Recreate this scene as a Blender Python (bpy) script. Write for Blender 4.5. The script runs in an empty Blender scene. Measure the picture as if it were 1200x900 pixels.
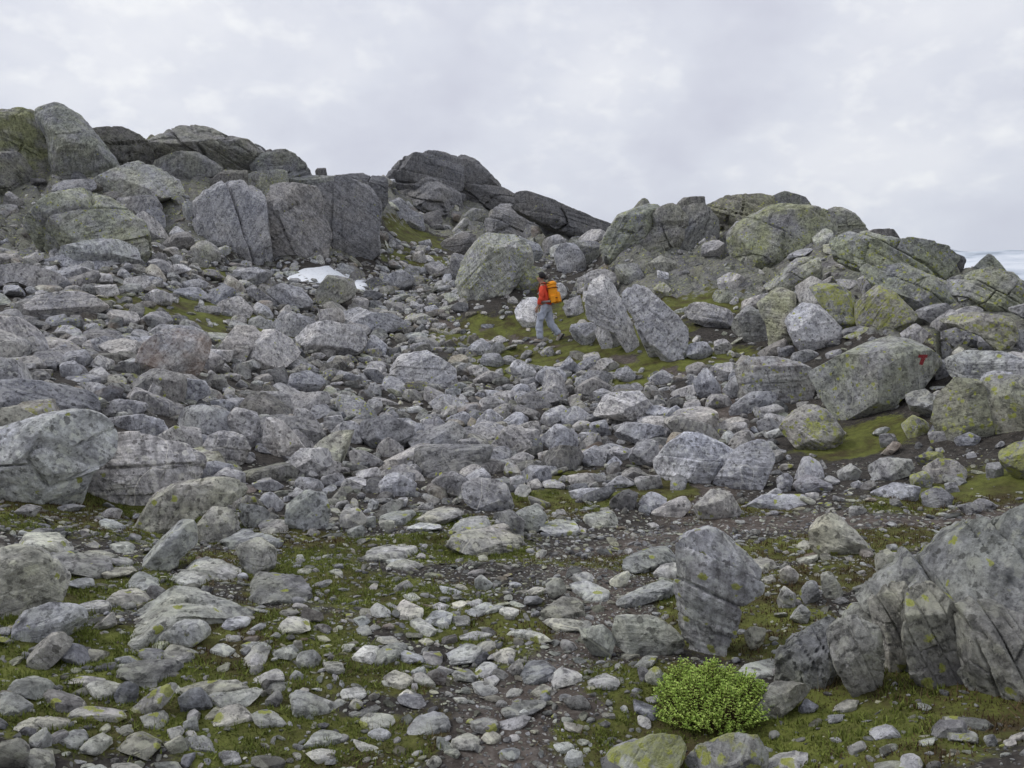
import bpy, bmesh, math, random
import numpy as np
from mathutils import Vector, Matrix
from mathutils.bvhtree import BVHTree

random.seed(7)
rng = np.random.default_rng(11)
SC = bpy.context.scene
COL = SC.collection
R = math.radians

# ------------------------------------------------------------------ camera
CAM = np.array([0.0, 0.0, 1.6])
FPX = 902.0                        # focal length in pixels of the 1200x900 photograph
PITCH = math.atan(50.0 / FPX)      # horizon lies 50 px above the picture's middle
cd = bpy.data.cameras.new('camera')
cd.sensor_width = 36.0
cd.lens = FPX / 1200.0 * 36.0
cd.clip_start = 0.05
cd.clip_end = 30000.0
cam = bpy.data.objects.new('camera', cd)
COL.objects.link(cam)
cam.location = CAM
cam.rotation_euler = (R(90) - PITCH, 0, 0)
SC.camera = cam

# ------------------------------------------------------------------ light and exposure
SUN_EL, SUN_AZ = 48.0, -78.0       # degrees; azimuth from +Y (the view direction) towards +X
w = bpy.data.worlds.new('World')
SC.world = w
w.use_nodes = True
nt = w.node_tree
nt.nodes.clear()


def N(t, kind, **kw):
    n = t.nodes.new(kind)
    for k, v in kw.items():
        if k == 'loc':
            continue
        if hasattr(n, k) and not k[0].isupper():
            setattr(n, k, v)
        else:
            n.inputs[k].default_value = v
    return n


def math_node(t, op, a, b=None, clamp=False):
    n = t.nodes.new('ShaderNodeMath')
    n.operation = op
    n.use_clamp = clamp
    for i, x in enumerate((a, b)):
        if x is None:
            continue
        if isinstance(x, (int, float)):
            n.inputs[i].default_value = x
        else:
            t.links.new(x, n.inputs[i])
    return n.outputs[0]


def ramp(t, fac, stops, interp='LINEAR'):
    n = t.nodes.new('ShaderNodeValToRGB')
    cr = n.color_ramp
    cr.interpolation = interp
    while len(cr.elements) < len(stops):
        cr.elements.new(0.5)
    for e, (p, c) in zip(cr.elements, stops):
        e.position = p
        if isinstance(c, (int, float)):
            c = (c, c, c)
        e.color = (*c, 1.0)
    t.links.new(fac, n.inputs[0])
    return n.outputs[0]


def mixc(t, fac, a, b, blend='MIX'):
    n = t.nodes.new('ShaderNodeMix')
    n.data_type = 'RGBA'
    n.blend_type = blend
    for sock, x in ((n.inputs[0], fac), (n.inputs[6], a), (n.inputs[7], b)):
        if isinstance(x, (int, float)):
            sock.default_value = x
        elif isinstance(x, tuple):
            sock.default_value = (*x, 1.0)
        else:
            t.links.new(x, sock)
    return n.outputs[2]


sky = N(nt, 'ShaderNodeTexSky', sky_type='NISHITA', sun_disc=False)
sky.sun_elevation = R(SUN_EL)
sky.sun_rotation = R(SUN_AZ)
skyc = N(nt, 'ShaderNodeVectorMath', operation='SCALE')
nt.links.new(sky.outputs[0], skyc.inputs[0])
skyc.inputs['Scale'].default_value = 0.10
tc = N(nt, 'ShaderNodeTexCoord')
sep = N(nt, 'ShaderNodeSeparateXYZ')
nt.links.new(tc.outputs['Generated'], sep.inputs[0])
# cloud deck: the view direction met with a level layer above the mountains
den = math_node(nt, 'ADD', math_node(nt, 'MAXIMUM', sep.outputs[2], 0.0), 0.45)
cx = math_node(nt, 'DIVIDE', sep.outputs[0], den)
cy = math_node(nt, 'DIVIDE', sep.outputs[1], den)
com = N(nt, 'ShaderNodeCombineXYZ')
nt.links.new(cx, com.inputs[0])
nt.links.new(cy, com.inputs[1])
big = N(nt, 'ShaderNodeTexNoise', Scale=2.3, Detail=6.0, Roughness=0.5)
nt.links.new(com.outputs[0], big.inputs['Vector'])
fine = N(nt, 'ShaderNodeTexNoise', Scale=14.0, Detail=7.0, Roughness=0.55)
nt.links.new(com.outputs[0], fine.inputs['Vector'])
cloud = ramp(nt, big.outputs[0], [(0.36, (0.635, 0.650, 0.755)), (0.50, (0.765, 0.790, 0.875)), (0.64, (0.900, 0.915, 0.965))])
spots = math_node(nt, 'MULTIPLY', ramp(nt, fine.outputs[0], [(0.50, 0.0), (0.68, 1.0)]), ramp(nt, big.outputs[0], [(0.43, 0.0), (0.60, 1.0)]))
cloud = mixc(nt, math_node(nt, 'MULTIPLY', spots, 0.85), cloud, (1.02, 1.03, 1.04))
hz = math_node(nt, 'POWER', math_node(nt, 'SUBTRACT', 1.0, math_node(nt, 'ABSOLUTE', sep.outputs[2]), clamp=True), 9.0)
cloud = mixc(nt, math_node(nt, 'MULTIPLY', hz, 0.55), cloud, (0.790, 0.860, 0.935))
final = mixc(nt, 0.95, skyc.outputs[0], cloud)
bg = N(nt, 'ShaderNodeBackground', Strength=1.0)
nt.links.new(final, bg.inputs[0])
out = N(nt, 'ShaderNodeOutputWorld')
nt.links.new(bg.outputs[0], out.inputs[0])

sd = bpy.data.lights.new('sun', 'SUN')
sd.energy = 1.5
sd.angle = R(14)
sd.color = (1.0, 0.975, 0.94)
sun = bpy.data.objects.new('sun', sd)
COL.objects.link(sun)
sdir = Vector((math.sin(R(SUN_AZ)) * math.cos(R(SUN_EL)), math.cos(R(SUN_AZ)) * math.cos(R(SUN_EL)), math.sin(R(SUN_EL))))
sun.rotation_euler = sdir.to_track_quat('Z', 'Y').to_euler()
sun.location = (0, 0, 60)

vs = SC.view_settings
vs.view_transform = 'Standard'
vs.look = 'None'
vs.exposure = 0.0
vs.gamma = 1.0
vs.use_curve_mapping = False
SC.cycles.max_bounces = 5
SC.cycles.diffuse_bounces = 3
SC.cycles.glossy_bounces = 2
SC.cycles.volume_bounces = 1
SC.cycles.use_denoising = True

# ------------------------------------------------------------------ noise in numpy
_perm = rng.permutation(256)
_perm = np.concatenate([_perm, _perm, _perm]).astype(np.int64)
_grad = rng.normal(size=(256, 3))
_grad /= np.linalg.norm(_grad, axis=1, keepdims=True)


def pnoise(P):
    Pi = np.floor(P).astype(np.int64)
    F = P - Pi
    Pi &= 255
    U = F * F * F * (F * (F * 6 - 15) + 10)
    res = 0.0
    for dx in (0, 1):
        wx = U[:, 0] if dx else 1 - U[:, 0]
        a = _perm[Pi[:, 0] + dx]
        for dy in (0, 1):
            wy = U[:, 1] if dy else 1 - U[:, 1]
            b = _perm[a + Pi[:, 1] + dy]
            for dz in (0, 1):
                wz = U[:, 2] if dz else 1 - U[:, 2]
                g = _grad[_perm[b + Pi[:, 2] + dz] & 255]
                dot = g[:, 0] * (F[:, 0] - dx) + g[:, 1] * (F[:, 1] - dy) + g[:, 2] * (F[:, 2] - dz)
                res = res + wx * wy * wz * dot
    return res


def fbm(P, octaves=4, gain=0.5, lac=2.03):
    r, a = 0.0, 1.0
    for _ in range(octaves):
        r = r + a * pnoise(P)
        P = P * lac + 17.3
        a *= gain
    return r


def ridged(P, octaves=3):
    r, a = 0.0, 1.0
    for _ in range(octaves):
        r = r + a * (0.35 - np.abs(pnoise(P)))
        P = P * 2.1 + 9.1
        a *= 0.5
    return r


def cells(P):
    """distance to the border between random cells (for joints in bedrock)"""
    Pi = np.floor(P).astype(np.int64)
    F = P - Pi
    f1 = np.full(len(P), 9.0)
    f2 = np.full(len(P), 9.0)
    for dx in (-1, 0, 1):
        for dy in (-1, 0, 1):
            for dz in (-1, 0, 1):
                h = _perm[_perm[_perm[(Pi[:, 0] + dx) & 255] + ((Pi[:, 1] + dy) & 255)] + ((Pi[:, 2] + dz) & 255)] & 255
                g = _grad[h] * 0.42 + 0.5
                d = np.sqrt((g[:, 0] + dx - F[:, 0]) ** 2 + (g[:, 1] + dy - F[:, 1]) ** 2 + (g[:, 2] + dz - F[:, 2]) ** 2)
                m = d < f1
                f2 = np.where(m, f1, np.minimum(f2, d))
                f1 = np.where(m, d, f1)
    return f2 - f1


def jointing(X, n1, f1, n2, f2, seed):
    """two sets of joints through rock: a level for every block between them, and the open grooves"""
    n1 = np.asarray(n1, float) / np.linalg.norm(n1); n2 = np.asarray(n2, float) / np.linalg.norm(n2)
    s1 = X @ n1 * f1 + 0.30 * pnoise(X * 0.8 + seed)
    i = np.floor(s1)
    s2 = X @ n2 * f2 + 0.30 * pnoise(X * 0.8 + seed + 40) + 0.37 * i
    j = np.floor(s2)
    h = _perm[_perm[i.astype(np.int64) & 255] + (j.astype(np.int64) & 255)] / 255.0
    e1 = np.minimum(s1 - i, 1 - s1 + i) / f1
    e2 = np.minimum(s2 - j, 1 - s2 + j) / f2
    e = np.minimum(e1, e2 * 1.3)
    tilt = (s1 - i - 0.5)
    return h - 0.5 + 0.45 * tilt, e


# ------------------------------------------------------------------ pixels and rays
CP, SP = math.cos(PITCH), math.sin(PITCH)


def ray(px, py):
    a = (np.asarray(px, float) - 600.0) / FPX
    b = (450.0 - np.asarray(py, float)) / FPX
    x = a
    y = CP + b * SP
    z = -SP + b * CP
    return np.stack([x, y, z], -1)


def project(P):
    d = P - CAM
    f = d[..., 1] * CP - d[..., 2] * SP
    u = d[..., 1] * SP + d[..., 2] * CP
    f = np.maximum(f, 1e-3)
    return 600.0 + FPX * d[..., 0] / f, 450.0 - FPX * u / f, f


def at_range(px, py, r):
    """the point on a pixel's ray at level distance r"""
    v = ray(px, py)
    k = r / np.hypot(v[..., 0], v[..., 1])
    return CAM + v * np.asarray(k)[..., None]


# ------------------------------------------------------------------ terrain
GROUND = """
-120: 900 2.7 800 3.4 700 4.5 600 6.4 520 8 480 8.8 400 13 300 22 200 31 140 35
0: 900 2.8 800 3.5 700 4.5 620 6.0 580 7 540 7.8 480 9 400 14 330 20 300 23.5 250 28 200 32 150 35
150: 900 2.8 800 3.5 700 4.6 620 6.3 570 7.8 520 9 480 10.5 400 15 330 21 300 24.5 250 28.5 210 32 174 36
300: 900 2.8 800 3.5 700 4.6 650 5.5 600 7 550 8.8 500 11 450 14 400 17.5 330 24 300 28 240 30 222 31.5 184 37
400: 900 2.8 800 3.5 700 4.6 650 5.5 600 7 550 9 500 11.5 450 14.5 400 19 330 26 300 29 235 32 206 36
450: 300 31 250 38 215 45
500: 900 2.8 800 3.5 700 4.6 650 5.5 600 7 550 9 500 12 450 15.5 400 19.5 330 28 290 35 250 44 198 53
600: 900 2.8 800 3.5 700 4.6 650 5.5 600 7 550 9 500 12 450 15.5 400 19.5 370 21 330 24 300 31 265 45 236 50
700: 900 2.8 800 3.5 700 4.6 650 5.5 600 7 550 9 500 12 450 15 420 17 385 19.3 330 23.5 300 28 269 42
800: 900 2.8 800 3.5 700 4.6 650 5.5 600 7 550 8.8 500 11.3 450 14 420 15.5 380 18 330 22 300 24 253 27
900: 900 2.8 800 3.5 700 4.6 650 5.5 600 7 560 8.3 500 11 450 13.3 400 16 350 19 300 22.5 240 26
1000: 900 2.8 800 3.4 700 4.6 650 5.5 600 7 560 8.2 500 10.8 450 12.5 400 14.5 350 17 300 21 266 24
1100: 900 2.7 800 3.5 700 4.6 620 6.5 580 7.7 540 8.7 500 9.8 450 11.2 400 13 355 16 325 20
1200: 900 2.7 800 3.5 700 4.6 620 6.5 560 8 500 9.3 450 10.5 410 12 378 14.5 365 16
60: 140 36
110: 168 36
220: 162 37
262: 168 37
330: 189 37
358: 207 37
430: 216 39
480: 201 50
560: 199 54
590: 222 52
640: 240 48
750: 252 28
830: 247 27
960: 253 25
1050: 287 22
1150: 322 18
1320: 900 2.7 700 4.6 600 7 500 9.3 440 11 415 13
"""
BEHIND = [(-120, 50, 9), (0, 50, 9), (150, 48, 8), (300, 48, 7), (400, 46, 6.5), (450, 58, 9), (540, 68, 11), (600, 64, 7), (700, 56, 5.5),
          (800, 38, 3), (900, 38, 3.4), (1000, 34, 1.5), (1100, 30, -0.5), (1200, 24, -1.6), (1320, 20, -2.4)]
cx_, cr_, cz_ = [], [], []
for ln in GROUND.strip().splitlines():
    px, rest = ln.split(':')
    v = [float(t) for t in rest.split()]
    for py, r in zip(v[::2], v[1::2]):
        p = at_range(float(px), py, r)
        cx_.append(math.atan2(p[0], p[1])); cr_.append(math.log(r)); cz_.append(p[2])
for px, r, z in BEHIND:
    p = at_range(px, 400, r)
    th = math.atan2(p[0], p[1])
    cx_ += [th, th]; cr_ += [math.log(r), math.log(95)]; cz_ += [z, -6.0 - 10.0 * (px > 1000)]
for th in np.radians([-40, -20, 0, 20, 40]):
    for r in (0.5, 1.2, 2.0):
        cx_.append(th); cr_.append(math.log(r)); cz_.append(0.0)
KA = 3.2
CPT = np.stack([np.array(cx_) * KA, np.array(cr_)], 1)
CZ = np.array(cz_)


def _phi(d2):
    return np.where(d2 > 1e-12, 0.5 * d2 * np.log(np.maximum(d2, 1e-12)), 0.0)


n_ = len(CPT)
A = np.zeros((n_ + 3, n_ + 3))
A[:n_, :n_] = _phi(((CPT[:, None] - CPT[None]) ** 2).sum(-1)) + np.eye(n_) * 2e-3
A[:n_, n_] = 1; A[:n_, n_ + 1:] = CPT
A[n_, :n_] = 1; A[n_ + 1:, :n_] = CPT.T
WTS = np.linalg.solve(A, np.concatenate([CZ, np.zeros(3)]))

ANG = np.radians(np.concatenate([np.arange(-180, -46, 3.35), np.arange(-46, 46.01, 0.215), np.arange(49.35, 180.1, 3.35)]))
ANG[-1] = math.pi
LR = np.concatenate([np.arange(math.log(0.35), math.log(11), 0.0205), np.arange(math.log(11.1), math.log(62), 0.0105), np.arange(math.log(63), math.log(96), 0.03), np.log([110, 140, 190, 270, 400, 650, 1000, 1600, 2600, 4200, 6400])])
NA, NR = len(ANG), len(LR)
TH, LL = np.meshgrid(ANG, LR, indexing='ij')
RR = np.exp(LL)
tq = np.clip(TH, R(-47), R(47)).ravel() * KA
lq = np.clip(LL, math.log(0.5), math.log(95)).ravel()
Z = np.zeros(NA * NR)
for s in range(0, len(Z), 20000):
    q = np.stack([tq[s:s + 20000], lq[s:s + 20000]], 1)
    Z[s:s + 20000] = _phi(((q[:, None] - CPT[None]) ** 2).sum(-1)) @ WTS[:n_] + WTS[n_] + q @ WTS[n_ + 1:]
Z = Z.reshape(NA, NR)
GX, GY = RR * np.sin(TH), RR * np.cos(TH)
k = np.clip((np.abs(TH) - R(55)) / R(60), 0, 1)
k = k * k * (3 - 2 * k)
Z = Z * (1 - k) + k * (-0.02 * RR)
P3 = np.stack([GX.ravel(), GY.ravel(), np.zeros(NA * NR)], 1)
fade = np.clip((RR - 6) / 25, 0, 1)
fine_n = fbm(P3 * 1.9, 5).reshape(NA, NR) * 0.055 + fbm(P3 * 0.35 + 5, 3).reshape(NA, NR) * 0.10
far_n = fbm(P3 * 0.16 + 31, 5).reshape(NA, NR) * 0.5
Z = Z + fine_n * np.clip(RR / 3, 0.3, 1) + far_n * fade
# bedrock: the near hill, the cliff and the far peak are bare jointed rock
def poly_mask(px, py, pg):
    s_ = np.zeros(px.shape, bool)
    for (x1, y1), (x2, y2) in zip(pg, pg[1:] + pg[:1]):
        if y1 == y2:
            continue
        c_ = ((y1 > py) != (y2 > py)) & (px < (x2 - x1) * (py - y1) / (y2 - y1) + x1)
        s_ ^= c_
    return s_


HILLS = [[(-400, 0), (1500, 0), (1500, 260), (720, 260), (700, 300), (560, 295), (500, 262), (440, 258), (440, 302), (230, 300), (180, 280), (110, 312), (-400, 312)],
         [(700, 345), (720, 240), (1500, 240), (1500, 440), (1120, 415), (1010, 392), (930, 402), (880, 372), (870, 345), (840, 345), (790, 350)]]
_px, _py, _f = project(GV0 := np.stack([GX, GY, Z], -1))
ROCKY = np.zeros((NA, NR))
for pg in HILLS:
    ROCKY = np.maximum(ROCKY, poly_mask(_px, _py, pg) & (RR > 10) & (GY > 0))
for _ in range(3):
    q = np.pad(ROCKY, 3, mode='edge')
    ROCKY = sum(q[a:a + NA, b:b + NR] for a in range(7) for b in range(7)) / 49.0
B3 = np.stack([GX, GY, Z], -1).reshape(-1, 3)
sel_ = np.nonzero((ROCKY.ravel() > 0.01) & (RR.ravel() < 96))[0]
bb = B3[sel_]
b1, e1 = jointing(bb, (0.55, -0.2, 0.8), 0.42, (0.8, 0.5, -0.35), 0.30, 3.0)
b2, e2 = jointing(bb + 7, (0.50, -0.3, 0.8), 1.30, (0.7, 0.6, -0.4), 0.8, 9.0)
add_ = 0.85 * b1 - 0.30 * np.exp(-(e1 / 0.13) ** 2) + 0.26 * b2 - 0.14 * np.exp(-(e2 / 0.06) ** 2) + ridged(bb * 0.4, 4) * 0.45 - 0.30
zz = Z.ravel().copy()
zz[sel_] += add_ * ROCKY.ravel()[sel_]
Z = zz.reshape(NA, NR)
# beyond the hill the land drops to a broad valley
far = np.clip((np.log(np.maximum(RR, 96)) - math.log(96)) / (math.log(700) - math.log(96)), 0, 1)
Z = np.where(RR > 96, Z * (1 - far) + far * (-90.0), Z)


def hgt(x, y):
    x = np.asarray(x, float); y = np.asarray(y, float)
    th = np.arctan2(x, y); lr = np.log(np.maximum(np.hypot(x, y), 0.36))
    i = np.clip(np.searchsorted(ANG, th) - 1, 0, NA - 2)
    j = np.clip(np.searchsorted(LR, lr) - 1, 0, NR - 2)
    a = np.clip((th - ANG[i]) / (ANG[i + 1] - ANG[i]), 0, 1)
    b = np.clip((lr - LR[j]) / (LR[j + 1] - LR[j]), 0, 1)
    return (Z[i, j] * (1 - a) + Z[i + 1, j] * a) * (1 - b) + (Z[i, j + 1] * (1 - a) + Z[i + 1, j + 1] * a) * b


MARCH = np.exp(np.linspace(math.log(0.9), math.log(90), 900))


def ground_hit(px, py):
    """level distance at which a pixel's ray meets the ground"""
    v = ray(px, py)
    h = np.hypot(v[0], v[1])
    x, y, z = v[0] / h * MARCH, v[1] / h * MARCH, CAM[2] + v[2] / h * MARCH
    g = hgt(x, y)
    below = np.nonzero(z < g)[0]
    if len(below):
        return float(MARCH[below[0]])
    return float(MARCH[np.argmax((g - CAM[2]) / MARCH)])


def drop(px, py):
    r = ground_hit(px, py)
    v = ray(px, py)
    h = np.hypot(v[0], v[1])
    x, y = v[0] / h * r, v[1] / h * r
    return np.array([x, y, float(hgt(x, y))])


# ------------------------------------------------------------------ ground cover fields, laid out on the ground
def blob(px, py, rx, ry, s=1.0):
    """an ellipse of ground cover: centre from the spot it grows on, size in metres"""
    c = drop(px, py)
    return (c[0], c[1], rx, ry, s)


MOSS = [blob(*b) for b in [
    (110, 595, 1.1, 0.45), (190, 585, 0.6, 0.4), (60, 610, 0.6, 0.3), (20, 720, 0.35, 0.25), (40, 775, 0.35, 0.3), (120, 690, 0.3, 0.35),
    (430, 640, 0.9, 0.3), (330, 660, 0.45, 0.3), (520, 650, 0.7, 0.25), (650, 590, 0.6, 0.45), (710, 585, 0.35, 0.3), (780, 575, 0.4, 0.4), (660, 560, 0.4, 0.3),
    (300, 740, 0.4, 0.25), (400, 690, 0.6, 0.25), (260, 760, 0.35, 0.2), (270, 850, 0.45, 0.2), (130, 760, 0.4, 0.2), (330, 870, 0.3, 0.15),
    (200, 800, 0.5, 0.2), (90, 830, 0.35, 0.2), (450, 790, 0.3, 0.15), (470, 700, 0.5, 0.2), (560, 740, 0.4, 0.15), (720, 660, 0.4, 0.2), (850, 720, 0.35, 0.5),
    (880, 690, 0.35, 0.3), (960, 640, 0.8, 0.3), (1050, 630, 0.8, 0.3), (1000, 830, 0.6, 0.25), (900, 860, 0.5, 0.25), (1100, 840, 0.5, 0.25), (1180, 830, 0.4, 0.3),
    (950, 680, 0.5, 0.25), (780, 870, 0.35, 0.2), (740, 800, 0.3, 0.2), (1160, 575, 0.9, 0.5), (1000, 520, 0.6, 0.5), (700, 410, 2.0, 1.2), (760, 430, 1.6, 0.9),
    (620, 420, 1.6, 0.9), (560, 395, 1.4, 1.2), (650, 380, 1.6, 1.0), (470, 265, 2.0, 2.5), (800, 330, 3.0, 2.5), (840, 310, 2.2, 2.0), (260, 370, 2.0, 1.0), (200, 375, 1.5, 0.8),
    (530, 310, 2.5, 1.5), (245, 210, 2, 2), (280, 330, 1.2, 0.7), (860, 600, 0.5, 0.25), (520, 610, 0.5, 0.2),
]]
PATHLINE = [np.array([drop(*p) for p in pl])[:, :2] for pl in (
    [(600, 900), (610, 850), (640, 800), (680, 760), (700, 700), (690, 660), (760, 635), (860, 610), (960, 610), (1080, 615), (1180, 600)],
    [(640, 404), (700, 412), (760, 430), (830, 445), (850, 470), (880, 520), (860, 560), (800, 610)],
    [(640, 404), (590, 392), (540, 385), (480, 370)],
)]


def seg_dist(x, y, line):
    best = np.full(np.shape(x), 1e9)
    for a, b in zip(line[:-1], line[1:]):
        d = b - a
        t = np.clip(((x - a[0]) * d[0] + (y - a[1]) * d[1]) / (d @ d + 1e-9), 0, 1)
        best = np.minimum(best, np.hypot(x - a[0] - t * d[0], y - a[1] - t * d[1]))
    return best


def covers(x, y):
    """moss and bare trodden soil, 0..1, at points of the ground"""
    x = np.asarray(x, float); y = np.asarray(y, float)
    p = np.stack([x.ravel(), y.ravel(), np.zeros(x.size)], 1)
    n = fbm(p * 2.2 + 3.3, 4).reshape(x.shape)
    m = np.zeros(x.shape)
    for bx, by, rx, ry, s in MOSS:
        d2 = ((x - bx) / rx) ** 2 + ((y - by) / ry) ** 2
        m = np.maximum(m, s * np.exp(-d2 * 0.9))
    m = m + n * 0.45 + 0.17 * np.clip(1.7 - np.hypot(x, y) / 4.6, 0, 1)
    pth = np.zeros(x.shape)
    for i, ln in enumerate(PATHLINE):
        wd = (0.27, 0.18, 0.16)[i]
        d = seg_dist(x, y, ln) + n * 0.25
        pth = np.maximum(pth, np.clip(1.4 - d / wd, 0, 1))
    return np.clip(m, 0, 1), pth

# ------------------------------------------------------------------ materials
def new_mat(name, rough=0.9):
    m = bpy.data.materials.new(name)
    m.use_nodes = True
    t = m.node_tree
    b = t.nodes['Principled BSDF']
    b.inputs['Roughness'].default_value = rough
    b.inputs['Specular IOR Level'].default_value = 0.25
    return m, t, b


def noise(t, vec, scale, detail=6, rough=0.6, dist=0.0):
    n = N(t, 'ShaderNodeTexNoise', Scale=scale, Detail=float(detail), Roughness=rough, Distortion=dist)
    t.links.new(vec, n.inputs['Vector'])
    return n.outputs[0]


def rock_nodes(t, P, rand, tone, lich, film, rust):
    """colour and surface normal of weathered gneiss; tone, lichen, film and rust are sockets 0..1"""
    n1 = noise(t, P, 1.1, 5, 0.55)
    n2 = noise(t, P, 7.0, 10, 0.70)
    n3 = noise(t, P, 34.0, 8, 0.72)
    base = ramp(t, n2, [(0.26, (0.120, 0.120, 0.127)), (0.42, (0.310, 0.307, 0.317)), (0.54, (0.460, 0.455, 0.463)), (0.70, (0.640, 0.635, 0.635))])
    warm = ramp(t, n1, [(0.30, (0.80, 0.82, 0.88)), (0.50, (0.97, 0.97, 0.99)), (0.70, (1.12, 1.09, 1.03))])
    base = mixc(t, 1.0, base, warm, 'MULTIPLY')
    base = mixc(t, 0.75, base, ramp(t, n3, [(0.32, 0.42), (0.50, 1.0), (0.68, 1.45)]), 'MULTIPLY')
    # foliation of the gneiss, tilted differently in every block
    vr = N(t, 'ShaderNodeVectorRotate', rotation_type='EULER_XYZ')
    t.links.new(P, vr.inputs['Vector'])
    rc = N(t, 'ShaderNodeCombineXYZ')
    t.links.new(math_node(t, 'MULTIPLY', rand, 23.0), rc.inputs[0])
    t.links.new(math_node(t, 'MULTIPLY', rand, 41.0), rc.inputs[1])
    t.links.new(rc.outputs[0], vr.inputs['Rotation'])
    st = N(t, 'ShaderNodeVectorMath', operation='MULTIPLY')
    st.inputs[1].default_value = (1.6, 1.6, 17.0)
    t.links.new(vr.outputs[0], st.inputs[0])
    fol = noise(t, st.outputs[0], 1.0, 7, 0.62, 0.4)
    base = mixc(t, 0.7, base, ramp(t, fol, [(0.37, 0.55), (0.50, 1.0), (0.63, 1.26)]), 'MULTIPLY')
    # crust lichens: pale grey, black
    pl = noise(t, P, 13.0, 6, 0.62)
    base = mixc(t, math_node(t, 'MULTIPLY', ramp(t, pl, [(0.54, 0.0), (0.60, 1.0)]), 0.55), base, (0.56, 0.56, 0.545))
    bl = noise(t, P, 21.0, 7, 0.66)
    blm = math_node(t, 'MULTIPLY', ramp(t, bl, [(0.56, 0.0), (0.62, 1.0)]), 0.66)
    base = mixc(t, blm, base, (0.075, 0.075, 0.077))
    # crisp rosettes of pale crust lichen, thin quartz veins
    wob = N(t, 'ShaderNodeVectorMath', operation='SCALE', Scale=0.06)
    wn = N(t, 'ShaderNodeTexNoise', Scale=30.0, Detail=5.0, Roughness=0.65)
    t.links.new(P, wn.inputs['Vector']); t.links.new(wn.outputs['Color'], wob.inputs[0])
    wp = N(t, 'ShaderNodeVectorMath', operation='ADD')
    t.links.new(P, wp.inputs[0]); t.links.new(wob.outputs[0], wp.inputs[1])

    def rosettes(scale, share, grow):
        v = N(t, 'ShaderNodeTexVoronoi', Scale=scale)
        t.links.new(wp.outputs[0], v.inputs['Vector'])
        sc = N(t, 'ShaderNodeSeparateColor')
        t.links.new(v.outputs['Color'], sc.inputs[0])
        rr = math_node(t, 'MULTIPLY', math_node(t, 'ADD', sc.outputs[1], 0.25), grow)
        inside = math_node(t, 'MULTIPLY', math_node(t, 'SUBTRACT', rr, v.outputs['Distance']), 14.0, clamp=True)
        on = math_node(t, 'LESS_THAN', sc.outputs[0], share)
        return math_node(t, 'MULTIPLY', inside, on)
    base = mixc(t, math_node(t, 'MULTIPLY', rosettes(15.0, 0.34, 0.42), 0.6), base, (0.60, 0.60, 0.575))
    base = mixc(t, math_node(t, 'MULTIPLY', rosettes(19.0, 0.25, 0.40), 0.7), base, (0.085, 0.083, 0.082))
    vn = noise(t, P, 0.9, 3, 0.5)
    vein = math_node(t, 'LESS_THAN', math_node(t, 'ABSOLUTE', math_node(t, 'SUBTRACT', vn, 0.44)), 0.0035)
    base = mixc(t, math_node(t, 'MULTIPLY', vein, 0.55), base, (0.66, 0.65, 0.63))
    hue = ramp(t, math_node(t, 'FRACT', math_node(t, 'MULTIPLY', rand, 53.7)), [(0.0, (0.965, 0.985, 1.03)), (0.5, (1.0, 1.0, 1.0)), (1.0, (1.035, 1.0, 0.945))])
    base = mixc(t, 1.0, base, hue, 'MULTIPLY')
    # tone of the block
    tn = N(t, 'ShaderNodeVectorMath', operation='SCALE')
    t.links.new(base, tn.inputs[0])
    t.links.new(math_node(t, 'ADD', math_node(t, 'MULTIPLY', tone, 1.30), 0.26), tn.inputs['Scale'])
    base = tn.outputs[0]
    # green algae film
    gf = ramp(t, noise(t, P, 1.9, 6, 0.6), [(0.34, 0.0), (0.58, 1.0)])
    base = mixc(t, math_node(t, 'MULTIPLY', math_node(t, 'MULTIPLY', gf, film), 1.0, clamp=True), base, mixc(t, 1.0, base, (0.93, 1.0, 0.56), 'MULTIPLY'))
    # yellow-green map lichen in patches
    yl = noise(t, P, 4.6, 9, 0.68)
    th = math_node(t, 'SUBTRACT', 0.715, math_node(t, 'MULTIPLY', lich, 0.27))
    ym = math_node(t, 'MULTIPLY', math_node(t, 'SUBTRACT', yl, th), 18.0, clamp=True)
    ym = math_node(t, 'MULTIPLY', ym, ramp(t, n3, [(0.36, 0.25), (0.55, 1.0)]))
    yc = mixc(t, n1, (0.30, 0.33, 0.11), (0.45, 0.46, 0.085))
    base = mixc(t, math_node(t, 'MULTIPLY', ym, 0.75), base, yc)
    ysp = rosettes(19.0, math_node(t, 'SUBTRACT', math_node(t, 'MULTIPLY', lich, 0.85), 0.05), 0.50)
    base = mixc(t, math_node(t, 'MULTIPLY', math_node(t, 'MULTIPLY', ysp, ramp(t, n3, [(0.34, 0.4), (0.5, 1.0)])), 0.85), base, mixc(t, n2, (0.32, 0.36, 0.09), (0.50, 0.52, 0.10)))
    # iron staining
    rm = math_node(t, 'MULTIPLY', ramp(t, noise(t, P, 2.4, 5, 0.6), [(0.40, 0.0), (0.62, 1.0)]), rust)
    base = mixc(t, math_node(t, 'MULTIPLY', rm, 0.75), base, (0.30, 0.19, 0.12))
    hsum = math_node(t, 'ADD', math_node(t, 'MULTIPLY', n2, 0.75), math_node(t, 'MULTIPLY', fol, 0.6))
    bp = N(t, 'ShaderNodeBump', Strength=1.0, Distance=0.07)
    t.links.new(hsum, bp.inputs['Height'])
    bp2 = N(t, 'ShaderNodeBump', Strength=0.8, Distance=0.015)
    t.links.new(n3, bp2.inputs['Height'])
    t.links.new(bp.outputs[0], bp2.inputs['Normal'])
    return base, bp2.outputs[0]


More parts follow.
